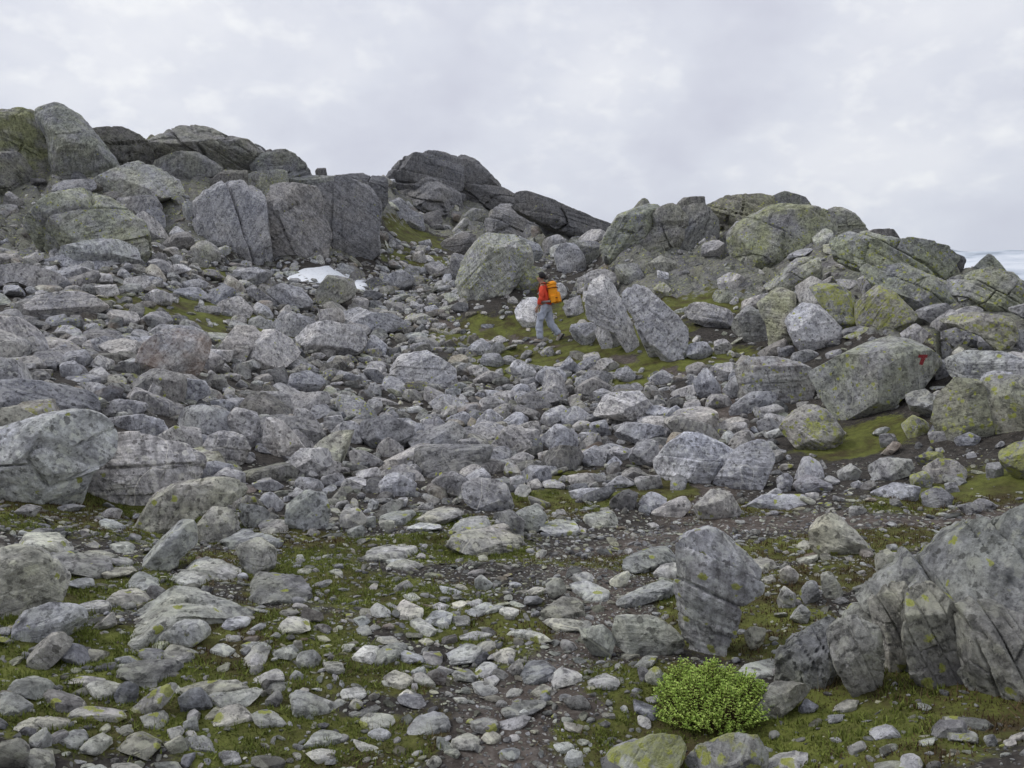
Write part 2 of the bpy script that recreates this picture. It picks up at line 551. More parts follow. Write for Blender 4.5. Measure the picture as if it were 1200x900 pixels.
def rock_material(name, loose, green=0.0):
    """loose: small stones laid by the thousand, each with a tone of its own; otherwise the block's own values"""
    m, t, b = new_mat(name, 0.88)
    oi = N(t, 'ShaderNodeObjectInfo')
    geo = N(t, 'ShaderNodeNewGeometry')
    cmb = N(t, 'ShaderNodeCombineXYZ')
    for i, k_ in enumerate((61.0, 37.0, 83.0)):
        t.links.new(math_node(t, 'MULTIPLY', oi.outputs['Random'], k_), cmb.inputs[i])
    add = N(t, 'ShaderNodeVectorMath', operation='ADD')
    t.links.new(geo.outputs['Position'], add.inputs[0])
    t.links.new(cmb.outputs[0], add.inputs[1])
    if loose:
        rnd = oi.outputs['Random']
        f1 = math_node(t, 'FRACT', math_node(t, 'MULTIPLY', rnd, 17.31))
        f2 = math_node(t, 'FRACT', math_node(t, 'MULTIPLY', rnd, 71.73))
        f3 = math_node(t, 'FRACT', math_node(t, 'MULTIPLY', rnd, 139.9))
        tone = math_node(t, 'ADD', math_node(t, 'MULTIPLY', f1, 0.66), 0.08)
        lich = math_node(t, 'MULTIPLY', math_node(t, 'POWER', f2, 4.0), 0.55)
        film = math_node(t, 'ADD', math_node(t, 'MULTIPLY', f3, 0.3), green)
        rust = math_node(t, 'MULTIPLY', math_node(t, 'POWER', f3, 9.0), 0.6)
    else:
        sepc = N(t, 'ShaderNodeSeparateColor')
        t.links.new(oi.outputs['Color'], sepc.inputs[0])
        tone, lich, film = sepc.outputs[0], sepc.outputs[1], sepc.outputs[2]
        rust = oi.outputs['Alpha']
    base, nrm = rock_nodes(t, add.outputs[0], oi.outputs['Random'], tone, lich, film, rust)
    t.links.new(base, b.inputs['Base Color'])
    t.links.new(nrm, b.inputs['Normal'])
    return m


M_ROCK = rock_material('weathered_gneiss', False)
M_LOOSE = rock_material('loose_gneiss', True)
M_CHIP = rock_material('flat_gneiss_chips', True, 0.35)



def ground_material():
    m, t, b = new_mat('stony_soil', 0.95)
    geo = N(t, 'ShaderNodeNewGeometry')
    P = geo.outputs['Position']
    am = N(t, 'ShaderNodeAttribute', attribute_name='moss')
    ap = N(t, 'ShaderNodeAttribute', attribute_name='path')
    n1 = noise(t, P, 2.6, 8, 0.62)
    n2 = noise(t, P, 16.0, 8, 0.66)
    vor = N(t, 'ShaderNodeTexVoronoi', Scale=46.0)
    t.links.new(P, vor.inputs['Vector'])
    soil = ramp(t, n2, [(0.30, (0.018, 0.016, 0.015)), (0.50, (0.045, 0.040, 0.035)), (0.68, (0.090, 0.080, 0.070))])
    pathc = ramp(t, n2, [(0.30, (0.050, 0.040, 0.034)), (0.52, (0.105, 0.086, 0.074)), (0.70, (0.200, 0.178, 0.160))])
    peb = ramp(t, vor.outputs['Distance'], [(0.12, 1.0), (0.34, 0.0)])
    vc = N(t, 'ShaderNodeSeparateColor')
    t.links.new(vor.outputs['Color'], vc.inputs[0])
    pm = math_node(t, 'MULTIPLY', peb, ramp(t, vc.outputs[0], [(0.42, 0.0), (0.50, 1.0)]))
    base = mixc(t, ap.outputs['Fac'], soil, pathc)
    base = mixc(t, math_node(t, 'MULTIPLY', pm, 0.8), base, mixc(t, vc.outputs[1], (0.13, 0.125, 0.12), (0.30, 0.29, 0.28)))
    heath = ramp(t, n1, [(0.30, (0.060, 0.042, 0.024)), (0.42, (0.080, 0.075, 0.024)), (0.56, (0.125, 0.138, 0.032)), (0.76, (0.175, 0.195, 0.042))])
    heath = mixc(t, 0.7, heath, ramp(t, n2, [(0.3, 0.45), (0.7, 1.35)]), 'MULTIPLY')
    mm = math_node(t, 'ADD', am.outputs['Fac'], math_node(t, 'MULTIPLY', math_node(t, 'SUBTRACT', n2, 0.5), 0.6))
    mm = math_node(t, 'SUBTRACT', mm, math_node(t, 'MULTIPLY', ap.outputs['Fac'], 0.45))
    mask = ramp(t, mm, [(0.24, 0.0), (0.38, 1.0)])
    base = mixc(t, mask, base, heath)
    hh = math_node(t, 'ADD', n2, math_node(t, 'MULTIPLY', pm, 0.35))
    bp = N(t, 'ShaderNodeBump', Strength=0.9, Distance=0.03)
    t.links.new(hh, bp.inputs['Height'])
    ar = N(t, 'ShaderNodeAttribute', attribute_name='rock')
    v_ = [N(t, 'ShaderNodeValue') for _ in range(5)]
    for q, x in zip(v_, (0.31, 0.16, 0.20, 0.45, 0.0)):
        q.outputs[0].default_value = x
    rb, rn = rock_nodes(t, P, *[q.outputs[0] for q in v_])
    rmask = ramp(t, math_node(t, 'ADD', ar.outputs['Fac'], math_node(t, 'MULTIPLY', math_node(t, 'SUBTRACT', n1, 0.5), 2.2)), [(0.50, 0.0), (0.60, 1.0)])
    t.links.new(mixc(t, rmask, base, rb), b.inputs['Base Color'])
    mn = N(t, 'ShaderNodeMix', data_type='VECTOR')
    t.links.new(rmask, mn.inputs[0]); t.links.new(bp.outputs[0], mn.inputs[4]); t.links.new(rn, mn.inputs[5])
    t.links.new(mn.outputs[1], b.inputs['Normal'])
    return m


M_GROUND = ground_material()


def leaf_material(name, c0, c1, c2, scale=30.0, rough=0.6, trans=0.25):
    m, t, b = new_mat(name, rough)
    geo = N(t, 'ShaderNodeNewGeometry')
    n = noise(t, geo.outputs['Position'], scale, 3, 0.6)
    rnd = geo.outputs['Random Per Island']
    f = math_node(t, 'ADD', math_node(t, 'MULTIPLY', n, 0.6), math_node(t, 'MULTIPLY', rnd, 0.5))
    c = ramp(t, f, [(0.25, c0), (0.55, c1), (0.85, c2)])
    t.links.new(c, b.inputs['Base Color'])
    if trans:
        tr = N(t, 'ShaderNodeBsdfTranslucent')
        t.links.new(c, tr.inputs[0])
        mx = N(t, 'ShaderNodeMixShader', Fac=trans)
        t.links.new(b.outputs[0], mx.inputs[1])
        t.links.new(tr.outputs[0], mx.inputs[2])
        t.links.new(mx.outputs[0], t.nodes['Material Output'].inputs[0])
    return m


def cloth_material(name, c, scale=60.0, var=0.25, rough=0.85, bump=0.3):
    m, t, b = new_mat(name, rough)
    tcn = N(t, 'ShaderNodeTexCoord')
    n = noise(t, tcn.outputs['Object'], scale, 5, 0.6)
    n2 = noise(t, tcn.outputs['Object'], 9.0, 3, 0.5)
    col = mixc(t, n, tuple(x * (1 - var) for x in c), tuple(min(1, x * (1 + var)) for x in c))
    t.links.new(col, b.inputs['Base Color'])
    bp = N(t, 'ShaderNodeBump', Strength=bump, Distance=0.02)
    t.links.new(math_node(t, 'ADD', n2, math_node(t, 'MULTIPLY', n, 0.2)), bp.inputs['Height'])
    t.links.new(bp.outputs[0], b.inputs['Normal'])
    return m


# ------------------------------------------------------------------ mesh helpers
def mesh_np(name, V, F, mat=None, smooth=True, sharp=0):
    """mesh from arrays; F is (n,3) or (n,4)"""
    V = np.asarray(V, np.float32); F = np.asarray(F, np.int32)
    me = bpy.data.meshes.new(name)
    k_ = F.shape[1]
    me.vertices.add(len(V)); me.vertices.foreach_set('co', V.ravel())
    me.loops.add(F.size); me.loops.foreach_set('vertex_index', F.ravel())
    me.polygons.add(len(F))
    me.polygons.foreach_set('loop_start', np.arange(0, F.size, k_, dtype=np.int32))
    me.polygons.foreach_set('use_smooth', np.full(len(F), smooth))
    me.update(calc_edges=True)
    if mat:
        me.materials.append(mat)
    if sharp:
        me.set_sharp_from_angle(angle=R(sharp))
    return me


def link(name, me, parent=None, loc=None):
    o = bpy.data.objects.new(name, me)
    COL.objects.link(o)
    if parent is not None:
        o.parent = parent
    if loc is not None:
        o.location = loc
    return o


def tag(o, label=None, cat=None, group=None, kind=None):
    if label: o['label'] = label
    if cat: o['category'] = cat
    if group: o['group'] = group
    if kind: o['kind'] = kind
    return o


# ------------------------------------------------------------------ the ground, one sheet out to the horizon
idx = np.arange(NA * NR).reshape(NA, NR)
FQ = np.stack([idx[:-1, :-1], idx[:-1, 1:], idx[1:, 1:], idx[1:, :-1]], -1).reshape(-1, 4)
GV = np.stack([GX, GY, Z], -1).reshape(-1, 3)
gm = mesh_np('ground', GV, FQ, M_GROUND)
mo, pt = covers(GV[:, 0], GV[:, 1])
for nm, arr in (('moss', mo), ('path', pt), ('rock', ROCKY.ravel())):
    a_ = gm.attributes.new(nm, 'FLOAT', 'POINT')
    a_.data.foreach_set('value', arr.astype(np.float32))
tag(link('ground', gm), kind='structure')

# ------------------------------------------------------------------ rocks
ICO = {}
for lv in (3, 4, 5, 6, 7):
    bm = bmesh.new()
    bmesh.ops.create_icosphere(bm, subdivisions=lv, radius=1.0)
    bm.verts.ensure_lookup_table()
    ICO[lv] = (np.array([v.co[:] for v in bm.verts]), np.array([[v.index for v in f.verts] for f in bm.faces]))
    bm.free()
PHI = np.linspace(-math.pi, math.pi, 721)[:-1]


def radial(poly, sm):
    """distance from the centre (0,0) to an outline in each direction"""
    d = np.stack([np.cos(PHI), np.sin(PHI)], 1)
    best = np.full(len(PHI), 1e-3)
    for a, b in zip(poly, np.roll(poly, -1, 0)):
        e = b - a
        den = d[:, 0] * e[1] - d[:, 1] * e[0]
        den = np.where(np.abs(den) < 1e-9, 1e-9, den)
        tt = (a[0] * e[1] - a[1] * e[0]) / den
        uu = (a[0] * d[:, 1] - a[1] * d[:, 0]) / den
        ok = (tt > 0) & (uu >= -1e-6) & (uu <= 1 + 1e-6)
        best = np.where(ok, np.maximum(best, tt), best)
    k_ = np.exp(-0.5 * (np.arange(-60, 61) / max(sm, 0.5)) ** 2)
    k_ /= k_.sum()
    return np.convolve(np.concatenate([best[-60:], best, best[:60]]), k_, 'valid')


def rock_verts(level, poly, T, rs, rnd=4, strata=0.5, crack=0.0, amp=1.0, planes=None, grow=1.05, lean=None):
    """a block whose outline seen along +w is poly (u,v about its own centre); w is depth. Flat faces are cut by planes;
    rnd 1 is freshly broken, 9 is worn round; strata adds ledges, crack adds joints that part it into blocks."""
    D, F = ICO[level]
    poly = np.asarray(poly, float) * grow
    half = np.maximum(np.abs(poly).max(0), 1e-3)
    size = math.sqrt(half[0] * half[1])
    d = D * np.array([half[0], half[1], T])
    RT = radial(poly, 0.6 + rnd * 1.2)
    ph = np.arctan2(d[:, 1], d[:, 0])
    g = np.hypot(d[:, 0], d[:, 1]) / np.interp(ph, np.append(PHI, math.pi), np.append(RT, RT[0]))
    q = np.abs(d[:, 2]) / T
    nn = max(2.4, 11.0 - 1.15 * rnd)
    sup = (g ** nn + q ** nn) ** (1 / nn)
    pw = max(14.0, 130.0 - 15.0 * rnd)
    acc = sup ** pw
    if planes is None:
        planes = []
        for side in (-1, 1):
            for i in range(7):
                az = rs.uniform(0, 2 * math.pi)
                ti = rs.uniform(R(24), R(68))
                if i == 0:
                    az, ti = rs.normal(math.pi / 2, 0.5), rs.uniform(R(40), R(66))
                if i == 1:
                    ti = rs.uniform(0, R(22))
                n = np.array([math.sin(ti) * math.cos(az), math.sin(ti) * math.sin(az), side * math.cos(ti)])
                s2 = (poly @ n[:2]).max()
                dd = max(s2 * rs.uniform(0.90, 1.04), 0.0) + (0.50 * T * abs(n[2]) * rs.uniform(0.5, 1.3) if ti < R(38) else 0.06 * T * abs(n[2]))
                planes.append((n, max(dd, 0.25 * size)))
    for n, dd in planes:
        gg = np.maximum((d @ n) / dd, 0)
        acc = acc + gg ** pw
    V = d / (acc ** (1 / pw))[:, None]
    # chips and fractures: flat cuts with crisp edges
    for _ in range(int(max(2, 17 - 1.6 * rnd))):
        n = rs.normal(size=3) * np.array([1, 1, 1.15]); n /= np.linalg.norm(n)
        h = V @ n
        inpl = math.hypot(n[0], n[1])
        dd = h.max() * (rs.uniform(0.60, 0.90) if inpl < 0.75 else rs.uniform(0.88, 0.98))
        V = V - np.outer(np.maximum(h - dd, 0), n)
    o = rs.uniform(-50, 50, 3)
    X = V / size
    rad = V / np.maximum(np.linalg.norm(V, axis=1, keepdims=True), 1e-6)
    soft = 0.55 + 0.07 * rnd
    disp = soft * (0.026 * fbm(X * 1.25 + o, 3) + 0.030 * ridged(X * 2.6 + o, 4)) + 0.013 * fbm(X * 8.0 + o, 4, 0.6)
    if level >= 6:
        disp = disp + 0.022 * ridged(X * 5.5 + o, 5) - 0.10 * np.clip(pnoise(X * 3.6 + o + 5) - 0.30, 0, 1)
    if level >= 7:
        disp = disp + 0.020 * ridged(X * 5.0 + o + 9, 5) + 0.012 * ridged(X * 15.0 + o, 3) - 0.16 * np.clip(pnoise(X * 4.2 + o) - 0.24, 0, 1)
    sdn = np.array(lean, float) if lean is not None else rs.normal(size=3) * np.array([0.7, 1.2, 0.7])
    sdn /= np.linalg.norm(sdn)
    if strata:
        # broken ledges along the layering
        for fr, am in ((2.6, 0.034), (6.5, 0.016)):
            s = X @ sdn * fr + 0.5 * pnoise(X * 1.1 + o + fr)
            fs = s - np.floor(s)
            msk = np.clip(pnoise(X * 1.7 + o + 3 * fr) * 3 + 0.5, 0, 1)
            disp = disp + strata * am * msk * (fs - 0.5)
        XX = X * 0.8 + np.outer(X @ sdn, sdn) * 8.0
        disp = disp + strata * 0.026 * fbm(XX + o, 3, 0.6)
    if crack:
        n2 = np.cross(sdn, rs.normal(size=3))
        k_ = min(2.2, 1.0 / max(size, 0.2) ** 0.3)
        b_, e_ = jointing(X, sdn, 1.5 * k_, n2, 1.05 * k_, float(o[0]))
        disp = disp + crack * (0.085 * b_ - 0.10 * np.exp(-(e_ / 0.018) ** 2))
        if crack > 1:
            b_, e_ = jointing(X + 5, sdn, 4.1, n2, 2.6, float(o[1]))
            disp = disp + 0.030 * b_ - 0.030 * np.exp(-(e_ / 0.02) ** 2)
    V = V + rad * (disp * amp * size)[:, None]
    return V, F

# ------------------------------------------------------------------ the rocks one can tell apart
# Outlines were read off enlarged views of the photograph: each block starts with the view's corner and its
# enlargement; a line is outline | options | label | short name used when a neighbour is described.
# options: t tone, l yellow lichen, g green film, o rust (0-9), r roundness (1-9), d depth, b set back in metres, s layering, c joints, a lie of the layers, k kind (O outcrop, S slab)
ROCKS = """
@ 0 100 3
130,105 210,85 270,110 330,190 400,280 370,325 260,335 200,310 185,200|t3 g4 r8 d9 kO|smooth grey dome of bedrock crowning the top of the green-stained hill|the smooth summit dome
0,110 95,95 150,115 200,190 225,300 180,355 60,355 -60,345 -70,150|t3 g9 r6 d9 kO|green-stained slab of bedrock leaning on the smooth summit dome|the green-stained slab
-40,250 60,250 110,300 125,365 60,400 -40,395|t2 g5 r5 kO|dark rounded outcrop at the foot of the green-stained slab|
325,175 380,170 430,168 490,195 535,220 525,275 440,305 390,290 360,240|t2 g3 c5 r4 kO|dark broken knob of bedrock beside the smooth summit dome|the dark broken knob
555,215 600,182 660,160 740,170 790,198 850,208 905,245 900,295 800,300 690,285 560,270|t3 g3 c5 r5 kO|long low dome of jointed bedrock on the skyline beyond the pale boulder|the jointed skyline dome
530,275 590,250 690,236 780,290 775,318 640,330 560,320|t2 g3 r5|dark lens-shaped boulder tucked under the jointed skyline dome|
880,300 940,238 1000,238 1060,280 1080,318 1010,335 900,330|t2 g3 c4 r4 kO|pointed dark outcrop on the skyline above the cliff blocks|the pointed dark outcrop
740,335 790,300 870,300 880,345 780,380 745,365|t3 g2 r4|purplish grey block wedged under the pointed dark outcrop|
830,350 880,312 1005,303 1018,395 960,400 880,370|t4 l3 g4 r5|lichen-tinted block on top of the tall cliff|
1108,292 1145,292 1150,322 1110,322|t2 r4|lone small stone perched on the skyline above the cliff|
1020,325 1110,318 1210,322 1210,375 1100,390 1020,365|t3 g3 r4 c3|flat-topped block capping the cliff beneath the lone perched stone|
295,360 400,310 480,275 560,300 625,335 650,385 560,400 440,410 330,390|t6 g3 l1 r5 d8|pale sloping boulder above the lichened dome boulder|the pale sloping boulder
410,400 560,392 570,440 480,475 405,445|t4 r4|squat block supporting the pale sloping boulder|
95,495 170,420 260,378 330,378 400,420 490,500 512,590 480,640 300,610 170,590|t4 l2 g5 c4 r6 d9 kO|big domed outcrop with olive lichen and a cracked flank|the big lichened dome
185,580 300,548 400,540 470,570 492,612 470,640 400,620 230,612|t6 g2 r7|pale bulging rock at the foot of the big lichened dome|
110,640 200,600 330,598 430,630 405,662 200,665|t5 r6 s8 kS|layered low slab of rock below the bulging pale rock|
180,660 270,635 340,660 330,700 270,705 200,690|t6 s9 r5|banded pale rock with curved layers beside the layered low slab|
700,420 760,375 870,360 908,390 918,500 938,595 870,615 760,575 700,550|t5 c3 s8 r5 d9 kO a15|tall cliff block streaked with slanting layers|the streaked cliff block
930,430 960,388 1080,363 1120,380 1118,470 1145,520 1135,605 1000,610 930,565|t4 c6 r5 d9 kO|sheer grey cliff block split from its neighbour by a dark crack|the sheer cliff block
1117,375 1200,366 1310,384 1322,435 1308,520 1322,565 1190,612 1140,600 1112,470|t4 c5 r5 d9 kO|broad cliff block beside the sheer grey one, with a craggy face|the craggy cliff block
670,575 710,545 760,560 777,612 745,634 690,615|t5 g3 l1 r6|rounded lichen-tinted rock at the foot of the streaked cliff block|
595,522 620,490 655,520 640,538 605,536|t8 r3|small bright stone in the dark gully by the streaked cliff block|
0,635 80,628 200,660 245,692 160,725 60,690 -30,700 -40,650|t5 r3 s5 kS|long flat slab with a dark undercut edge below the big lichened dome|the undercut slab
50,800 130,742 240,725 320,740 378,782 280,815 150,822|t6 s8 r5 kS|low pale slab with wavy layering beside the undercut slab|
-10,815 70,820 140,860 168,920 150,948 60,958 -20,958|t7 s7 r6 d8|pale layered boulder with curved bands, under the low wavy slab|the pale banded boulder
430,682 520,668 530,700 500,726 440,710|t6 r3||
500,745 545,715 612,735 600,768 520,775|t6 r3||
765,765 840,738 890,790 870,815 780,810|t6 r4||
935,722 990,700 1060,715 1097,762 1080,790 990,790|t5 r6 s7|rounded layered boulder just below the larger snow patch|the boulder below the snow
860,720 890,702 985,770 980,785 920,770|t4 r2||
1106,735 1152,670 1209,675 1239,682 1254,729 1233,750 1128,777|t4 l1 g3 r3 d8|squarish olive-grey boulder standing before the snow patches|the boulder before the snow
1120,790 1200,782 1215,830 1190,850 1125,845|t6 r3||
960,830 1020,800 1080,820 1085,870 1010,885 955,870|t6 r5||
1195,840 1290,800 1370,800 1420,830 1380,862 1270,870 1215,860|t6 r4 d7|wide pale block with a dark end face, below the snow|
510,870 560,840 690,850 740,880 700,905 540,905|t5 r5 s7 kS||
330,705 410,700 420,735 350,745|t8 r3||
640,690 700,680 740,700 700,725 650,720|t5 r3||
560,640 640,628 680,650 600,665|t7 r4||
820,650 900,640 960,670 900,700 830,690|t6 r4||
390,600 440,580 480,600 470,630 410,625|t5 r4||
@ 400 150 3
155,185 240,130 370,104 402,130 412,200 392,262 300,292 200,255|t2 c6 r3 d9 kO|dark jagged summit of the far peak beyond the scree|the dark far summit
403,128 430,107 472,130 560,212 540,240 480,235 415,205|t2 c3 r4 kO|smooth shoulder stepping down from the dark far summit|
400,200 480,212 560,214 632,255 605,285 500,275 420,282|t2 c5 r4 kO|dark ledgy flank below the far peak's shoulder|
628,248 665,234 760,270 880,325 965,350 930,400 860,395 800,370 700,330 640,295|t2 c6 r4 kO|long dark ridge running down from the far peak to the saddle|the long dark ridge
520,335 560,280 620,288 692,350 702,390 620,398 540,392|t3 c4 s7 r4 kO|brownish streaked rock face below the long dark ridge|
428,312 460,280 517,295 512,328 450,335|t3 l2 g2 r4|lichened rounded rock on the flank of the far peak|
205,192 290,178 400,222 412,290 340,300 220,255|t2 c4 r3 kO|purplish cliff face under the dark far summit|
140,272 210,248 240,290 282,310 292,352 240,365 180,335|t3 l1 r5|rounded boulder above the bright moss bank below the far peak|
45,207 70,184 101,195 101,227 60,225|t3 r6|round stone sitting on top of the craggy cliff block|
48,160 80,157 83,172 48,173|t2 r4|tiny stone on the skyline behind the cliff|
0,172 50,168 150,180 152,255 120,290 110,235 0,220|t2 c4 r4 kO|dark ledge joining the craggy cliff block to the far peak|
350,402 430,366 472,380 462,438 360,434|t2 c2 r3|dark blocky rock behind the hump of the big lichened boulder|
690,330 760,300 800,345 790,370 720,372|t2 r3 c3||
290,300 345,290 360,330 330,350 285,335|t3 r3||
705,395 735,385 745,430 715,435|t3 r3||
840,395 900,400 925,420 880,432|t3 r4||
408,535 440,450 500,390 570,361 617,365 662,440 667,472 640,540 600,560 560,600 500,618 460,606 420,570|t5 l3 g3 s8 r6 d10 a125|huge streaked boulder with yellow lichen standing behind the hiker|the huge streaked boulder
617,372 645,392 692,410 712,442 672,470 650,432|t5 g2 r5|grey rock leaning against the back of the huge streaked boulder|
600,545 640,500 690,480 714,512 704,562 640,580|t4 l6 g4 r4|rock blotched with yellow lichen behind the hiker's shoulder|
748,442 780,404 812,400 852,450 862,492 820,508 765,495|t5 r3 d8|wedge-shaped bluish rock above the orange backpack|the bluish wedge rock
805,396 850,393 912,440 912,472 862,480 830,425|t4 g3 l1 r3|pointed grey-green rock leaning beside the bluish wedge rock|
720,388 760,368 792,400 770,424 725,410|t4 r4||
805,548 880,505 925,498 967,520 977,555 900,575 850,585|t5 l1 r4|layered rock ledge above the steep pale slabs|
868,605 888,540 930,523 957,550 992,640 1022,700 1055,762 1020,785 960,715 868,668|t7 s8 c2 r5 d7 kO a33|steep pale slab tilting down towards the path behind the hiker|the first steep slab
978,597 1010,560 1060,548 1092,590 1150,640 1205,700 1208,780 1150,815 1080,740 1040,680|t6 s8 c2 r5 d7 kO a35|wider steep slab with parallel ribs beside the first steep pale slab|the ribbed steep slab
1028,683 1060,660 1130,760 1142,813 1090,803|t5 s8 r5|narrow rib of rock in front of the wider steep slab|
885,702 930,690 982,740 990,775 920,775|t6 r4||
798,692 890,683 902,722 870,765 820,745|t6 r4||
608,632 640,605 687,588 694,702 650,704 615,665|t9 r5|whitish boulder right behind the hiker's legs|the whitish boulder
740,547 780,545 797,580 760,612 738,592|t8 r5|pale stone under the orange backpack|
800,602 840,588 852,650 800,668 780,632|t5 r4||
958,482 1040,474 1062,520 1020,548 970,533|t4 g3 r4||
928,402 980,320 1050,284 1102,295 1112,340 1065,402 1000,452 940,448|t4 g5 l2 c5 s6 r5 d9 kO|olive rounded hump of bedrock at the saddle end of the near hill|the olive hump
1098,302 1170,284 1212,300 1215,420 1110,445 1060,412 1112,345|t4 g3 c6 r4 d9 kO|cracked grey bluff between the olive hump and the mossy hollow|the cracked bluff
1176,264 1200,246 1275,243 1278,273 1245,285 1179,282|t3 g2 r4 d9|loaf-shaped stone balanced on top of the near hill|
1095,562 1130,540 1162,570 1152,602 1110,594|t5 l5 g3 r8|round stone greened with lichen below the mossy hollow|
1070,480 1120,450 1180,470 1170,505 1090,515|t4 g3 r4||
1110,500 1150,510 1150,530 1112,525|t9 r4||
445,772 490,736 532,770 522,803 450,800|t7 r4 d8|bright two-part stone on the moss beside the path|
588,838 620,811 690,855 662,890 598,868|t8 r3|bright angular stone below the hiker's path|
150,882 210,800 300,784 402,850 414,882 340,908 200,895|t7 r3 d9|large pale angular boulder lying alone in the scree|the lone pale scree boulder
68,782 115,724 160,760 152,798 80,798|t7 r3||
-8,652 60,630 157,670 152,702 90,718 -10,692|t5 r3|flat-topped block with a shaded end in the scree below the snow|
-12,702 60,690 92,740 40,780 -20,775|t6 r4||
240,765 285,752 320,770 310,790 250,790|t6 r4||
290,630 330,622 350,645 310,660|t6 r4||
390,440 440,450 440,520 410,540 380,500|t3 r3||
270,400 310,390 320,415 280,420|t6 r4||
290,480 350,470 370,500 320,520|t5 r3||
490,690 540,690 530,708 495,705|t6 r5||
860,845 930,805 985,835 960,855 880,860|t5 r4||
250,440 290,430 300,470 255,475|t6 r3||
380,460 410,440 420,480 390,490|t5 r3||
150,520 215,500 260,530 220,560 160,555|t5 r4||
@ 800 200 3
0,140 70,128 117,190 112,235 50,280 -20,282|t3 g2 c3 r4 kO|grey flank of bedrock above the mossy hollow|
78,132 160,104 260,94 308,110 302,165 200,190 130,225 108,182|t3 g5 l2 c5 r4 kO|olive ledge of bedrock along the near hill's skyline|
298,102 350,77 422,100 447,132 400,160 320,160|t2 g4 l1 r4 kO|small dark peak of the near hill|the near hill's dark peak
163,222 230,168 330,128 440,123 522,160 533,245 430,268 320,325 230,345 178,305|t4 g7 l2 c2 r4 d8 kO a60|broad green-tinted slab below the near hill's dark peak|the green-tinted slab
503,157 555,133 612,165 652,215 602,248 530,235 518,182|t3 g5 r5 kO|dark green hummock on the skyline beside the green-tinted slab|
648,206 740,206 770,246 720,256 680,232|t1 r3|dark overhanging cap of rock on the near hill's sloping crest|
538,245 640,213 720,243 870,263 932,275 1015,340 1002,390 930,402 780,360 640,350 556,325|t4 g6 l4 c6 r5 d9 kO a58|long lichen-speckled back of the near hill sloping towards the snowfields|the speckled hillback
635,345 780,338 922,400 1010,492 900,550 800,510 700,432|t4 g5 l4 c4 s5 r5 d9 kO a55|slanting lichen-speckled flank under the hill's long back|the speckled flank
928,384 1080,348 1162,360 1240,430 1240,510 1130,492 1040,508 958,438|t4 g6 l3 c5 r4 d9 kO a62|greenish block at the outer end of the hill, split by a deep crack|the split greenish block
478,392 560,383 654,390 642,415 540,425|t4 l2 r4 s6 kS||
438,402 540,400 602,440 614,555 560,560 500,485|t4 l8 g3 r3|block with a bright yellow lichen cap next to a dark cleft|the yellow-capped block
608,472 680,404 742,430 824,512 780,550 640,560 608,525|t4 l7 g3 r4 d8|sloping boulder dusted with yellow lichen under the speckled flank|the yellow-dusted boulder
338,372 400,308 482,308 494,382 430,410 370,440 288,405|t4 l4 g4 c3 r4 d8 kO|lichened crag standing over the mossy hollow|
263,472 340,408 394,440 394,500 362,560 424,625 310,628 298,545|t4 g6 r3 d7 kO|greenish smooth-faced rock beside the pocked grey boulder|
360,526 420,468 482,480 553,550 554,602 480,640 440,645 398,605|t6 l1 r5 d9|pocked grey boulder propped against the greenish smooth-faced rock|the pocked grey boulder
123,383 170,354 222,380 192,414 130,425|t7 l3 r5|pale crusty rock on the edge of the mossy hollow|
-2,484 60,459 162,490 183,522 140,560 28,525|t5 r6|rounded boulder with a shadowed underside below the mossy hollow|
168,534 230,474 292,510 304,605 220,590 178,565|t4 g2 r4|grey block with a dark pitted foot beside the rounded boulder|
100,430 160,415 230,440 200,470 120,470|t5 g4 l2 r4||
188,702 240,660 330,658 442,685 463,740 442,802 290,828 222,795|t5 g2 l2 o2 r3 d9|big blocky boulder next to the one with the red painted mark|the blocky boulder
903,528 1010,498 1152,520 1174,582 1130,645 1050,578|t4 l5 g4 r3 d8 kS|tilted slab streaked yellow with lichen over a dark crack|the yellow-streaked slab
898,573 960,554 1052,580 1114,638 1000,645 938,605|t4 l3 r5|dark rounded rock beneath the yellow-streaked slab|
758,568 820,538 882,582 872,614 800,616|t5 l3 r3|blue-grey wedge behind the red-marked boulder|
858,622 920,600 947,630 922,664 880,655|t4 r4||
928,662 1000,634 1122,640 1230,682 1230,745 960,735 938,704|t5 g2 l1 r4 d8|broad grey boulder between the red-marked boulder and the ribbed outcrop|the broad grey boulder
558,585 640,548 672,560 648,592|t5 l6 r3||
555,560 620,545 670,555 640,580 570,582|t3 r4||
895,665 940,668 940,725 890,735|t5 l1 r3||
20,610 80,600 110,640 60,665 15,650|t5 r4||
110,600 150,590 175,620 150,650 115,640|t6 r4||
330,620 390,615 400,650 340,655|t4 r3||
500,640 560,625 560,650 510,665|t5 l2 r3||
10,690 60,670 95,695 80,720 20,720|t5 r3||
1165,560 1215,560 1215,640 1160,620|t4 g2 r3||
1080,290 1150,360 1110,365 1020,345|t3 g5 l2 r4 kO||
@ 800 380 3
878,335 900,230 960,190 1050,195 1064,262 1094,385 1000,392 930,408|t4 g5 l4 s6 r4 d8 kO a32|green-grey outcrop with yellow lichen, cut by a slanting crack|the ribbed green outcrop
1058,192 1120,180 1240,190 1240,392 1112,392 1072,295|t5 g4 l4 s8 r4 d8 kO a35|ribbed outcrop of tilted layers beyond the slanting crack|
778,242 850,228 892,260 894,325 800,298|t3 g2 r3|dark block filling the gap under the red-marked boulder|
768,354 810,319 867,350 862,384 800,400|t4 l9 r6|small boulder almost covered in bright yellow lichen|the small yellow boulder
1108,455 1150,420 1240,405 1240,552 1138,515|t4 l9 r6 d8|large round boulder painted bright yellow by lichen|the large yellow boulder
828,514 900,473 960,480 998,520 982,556 880,562|t5 l4 r5|pebbly-looking lichened stone beside the small pool of moss|
818,468 870,442 918,455 902,494 830,496|t4 l9 r5||
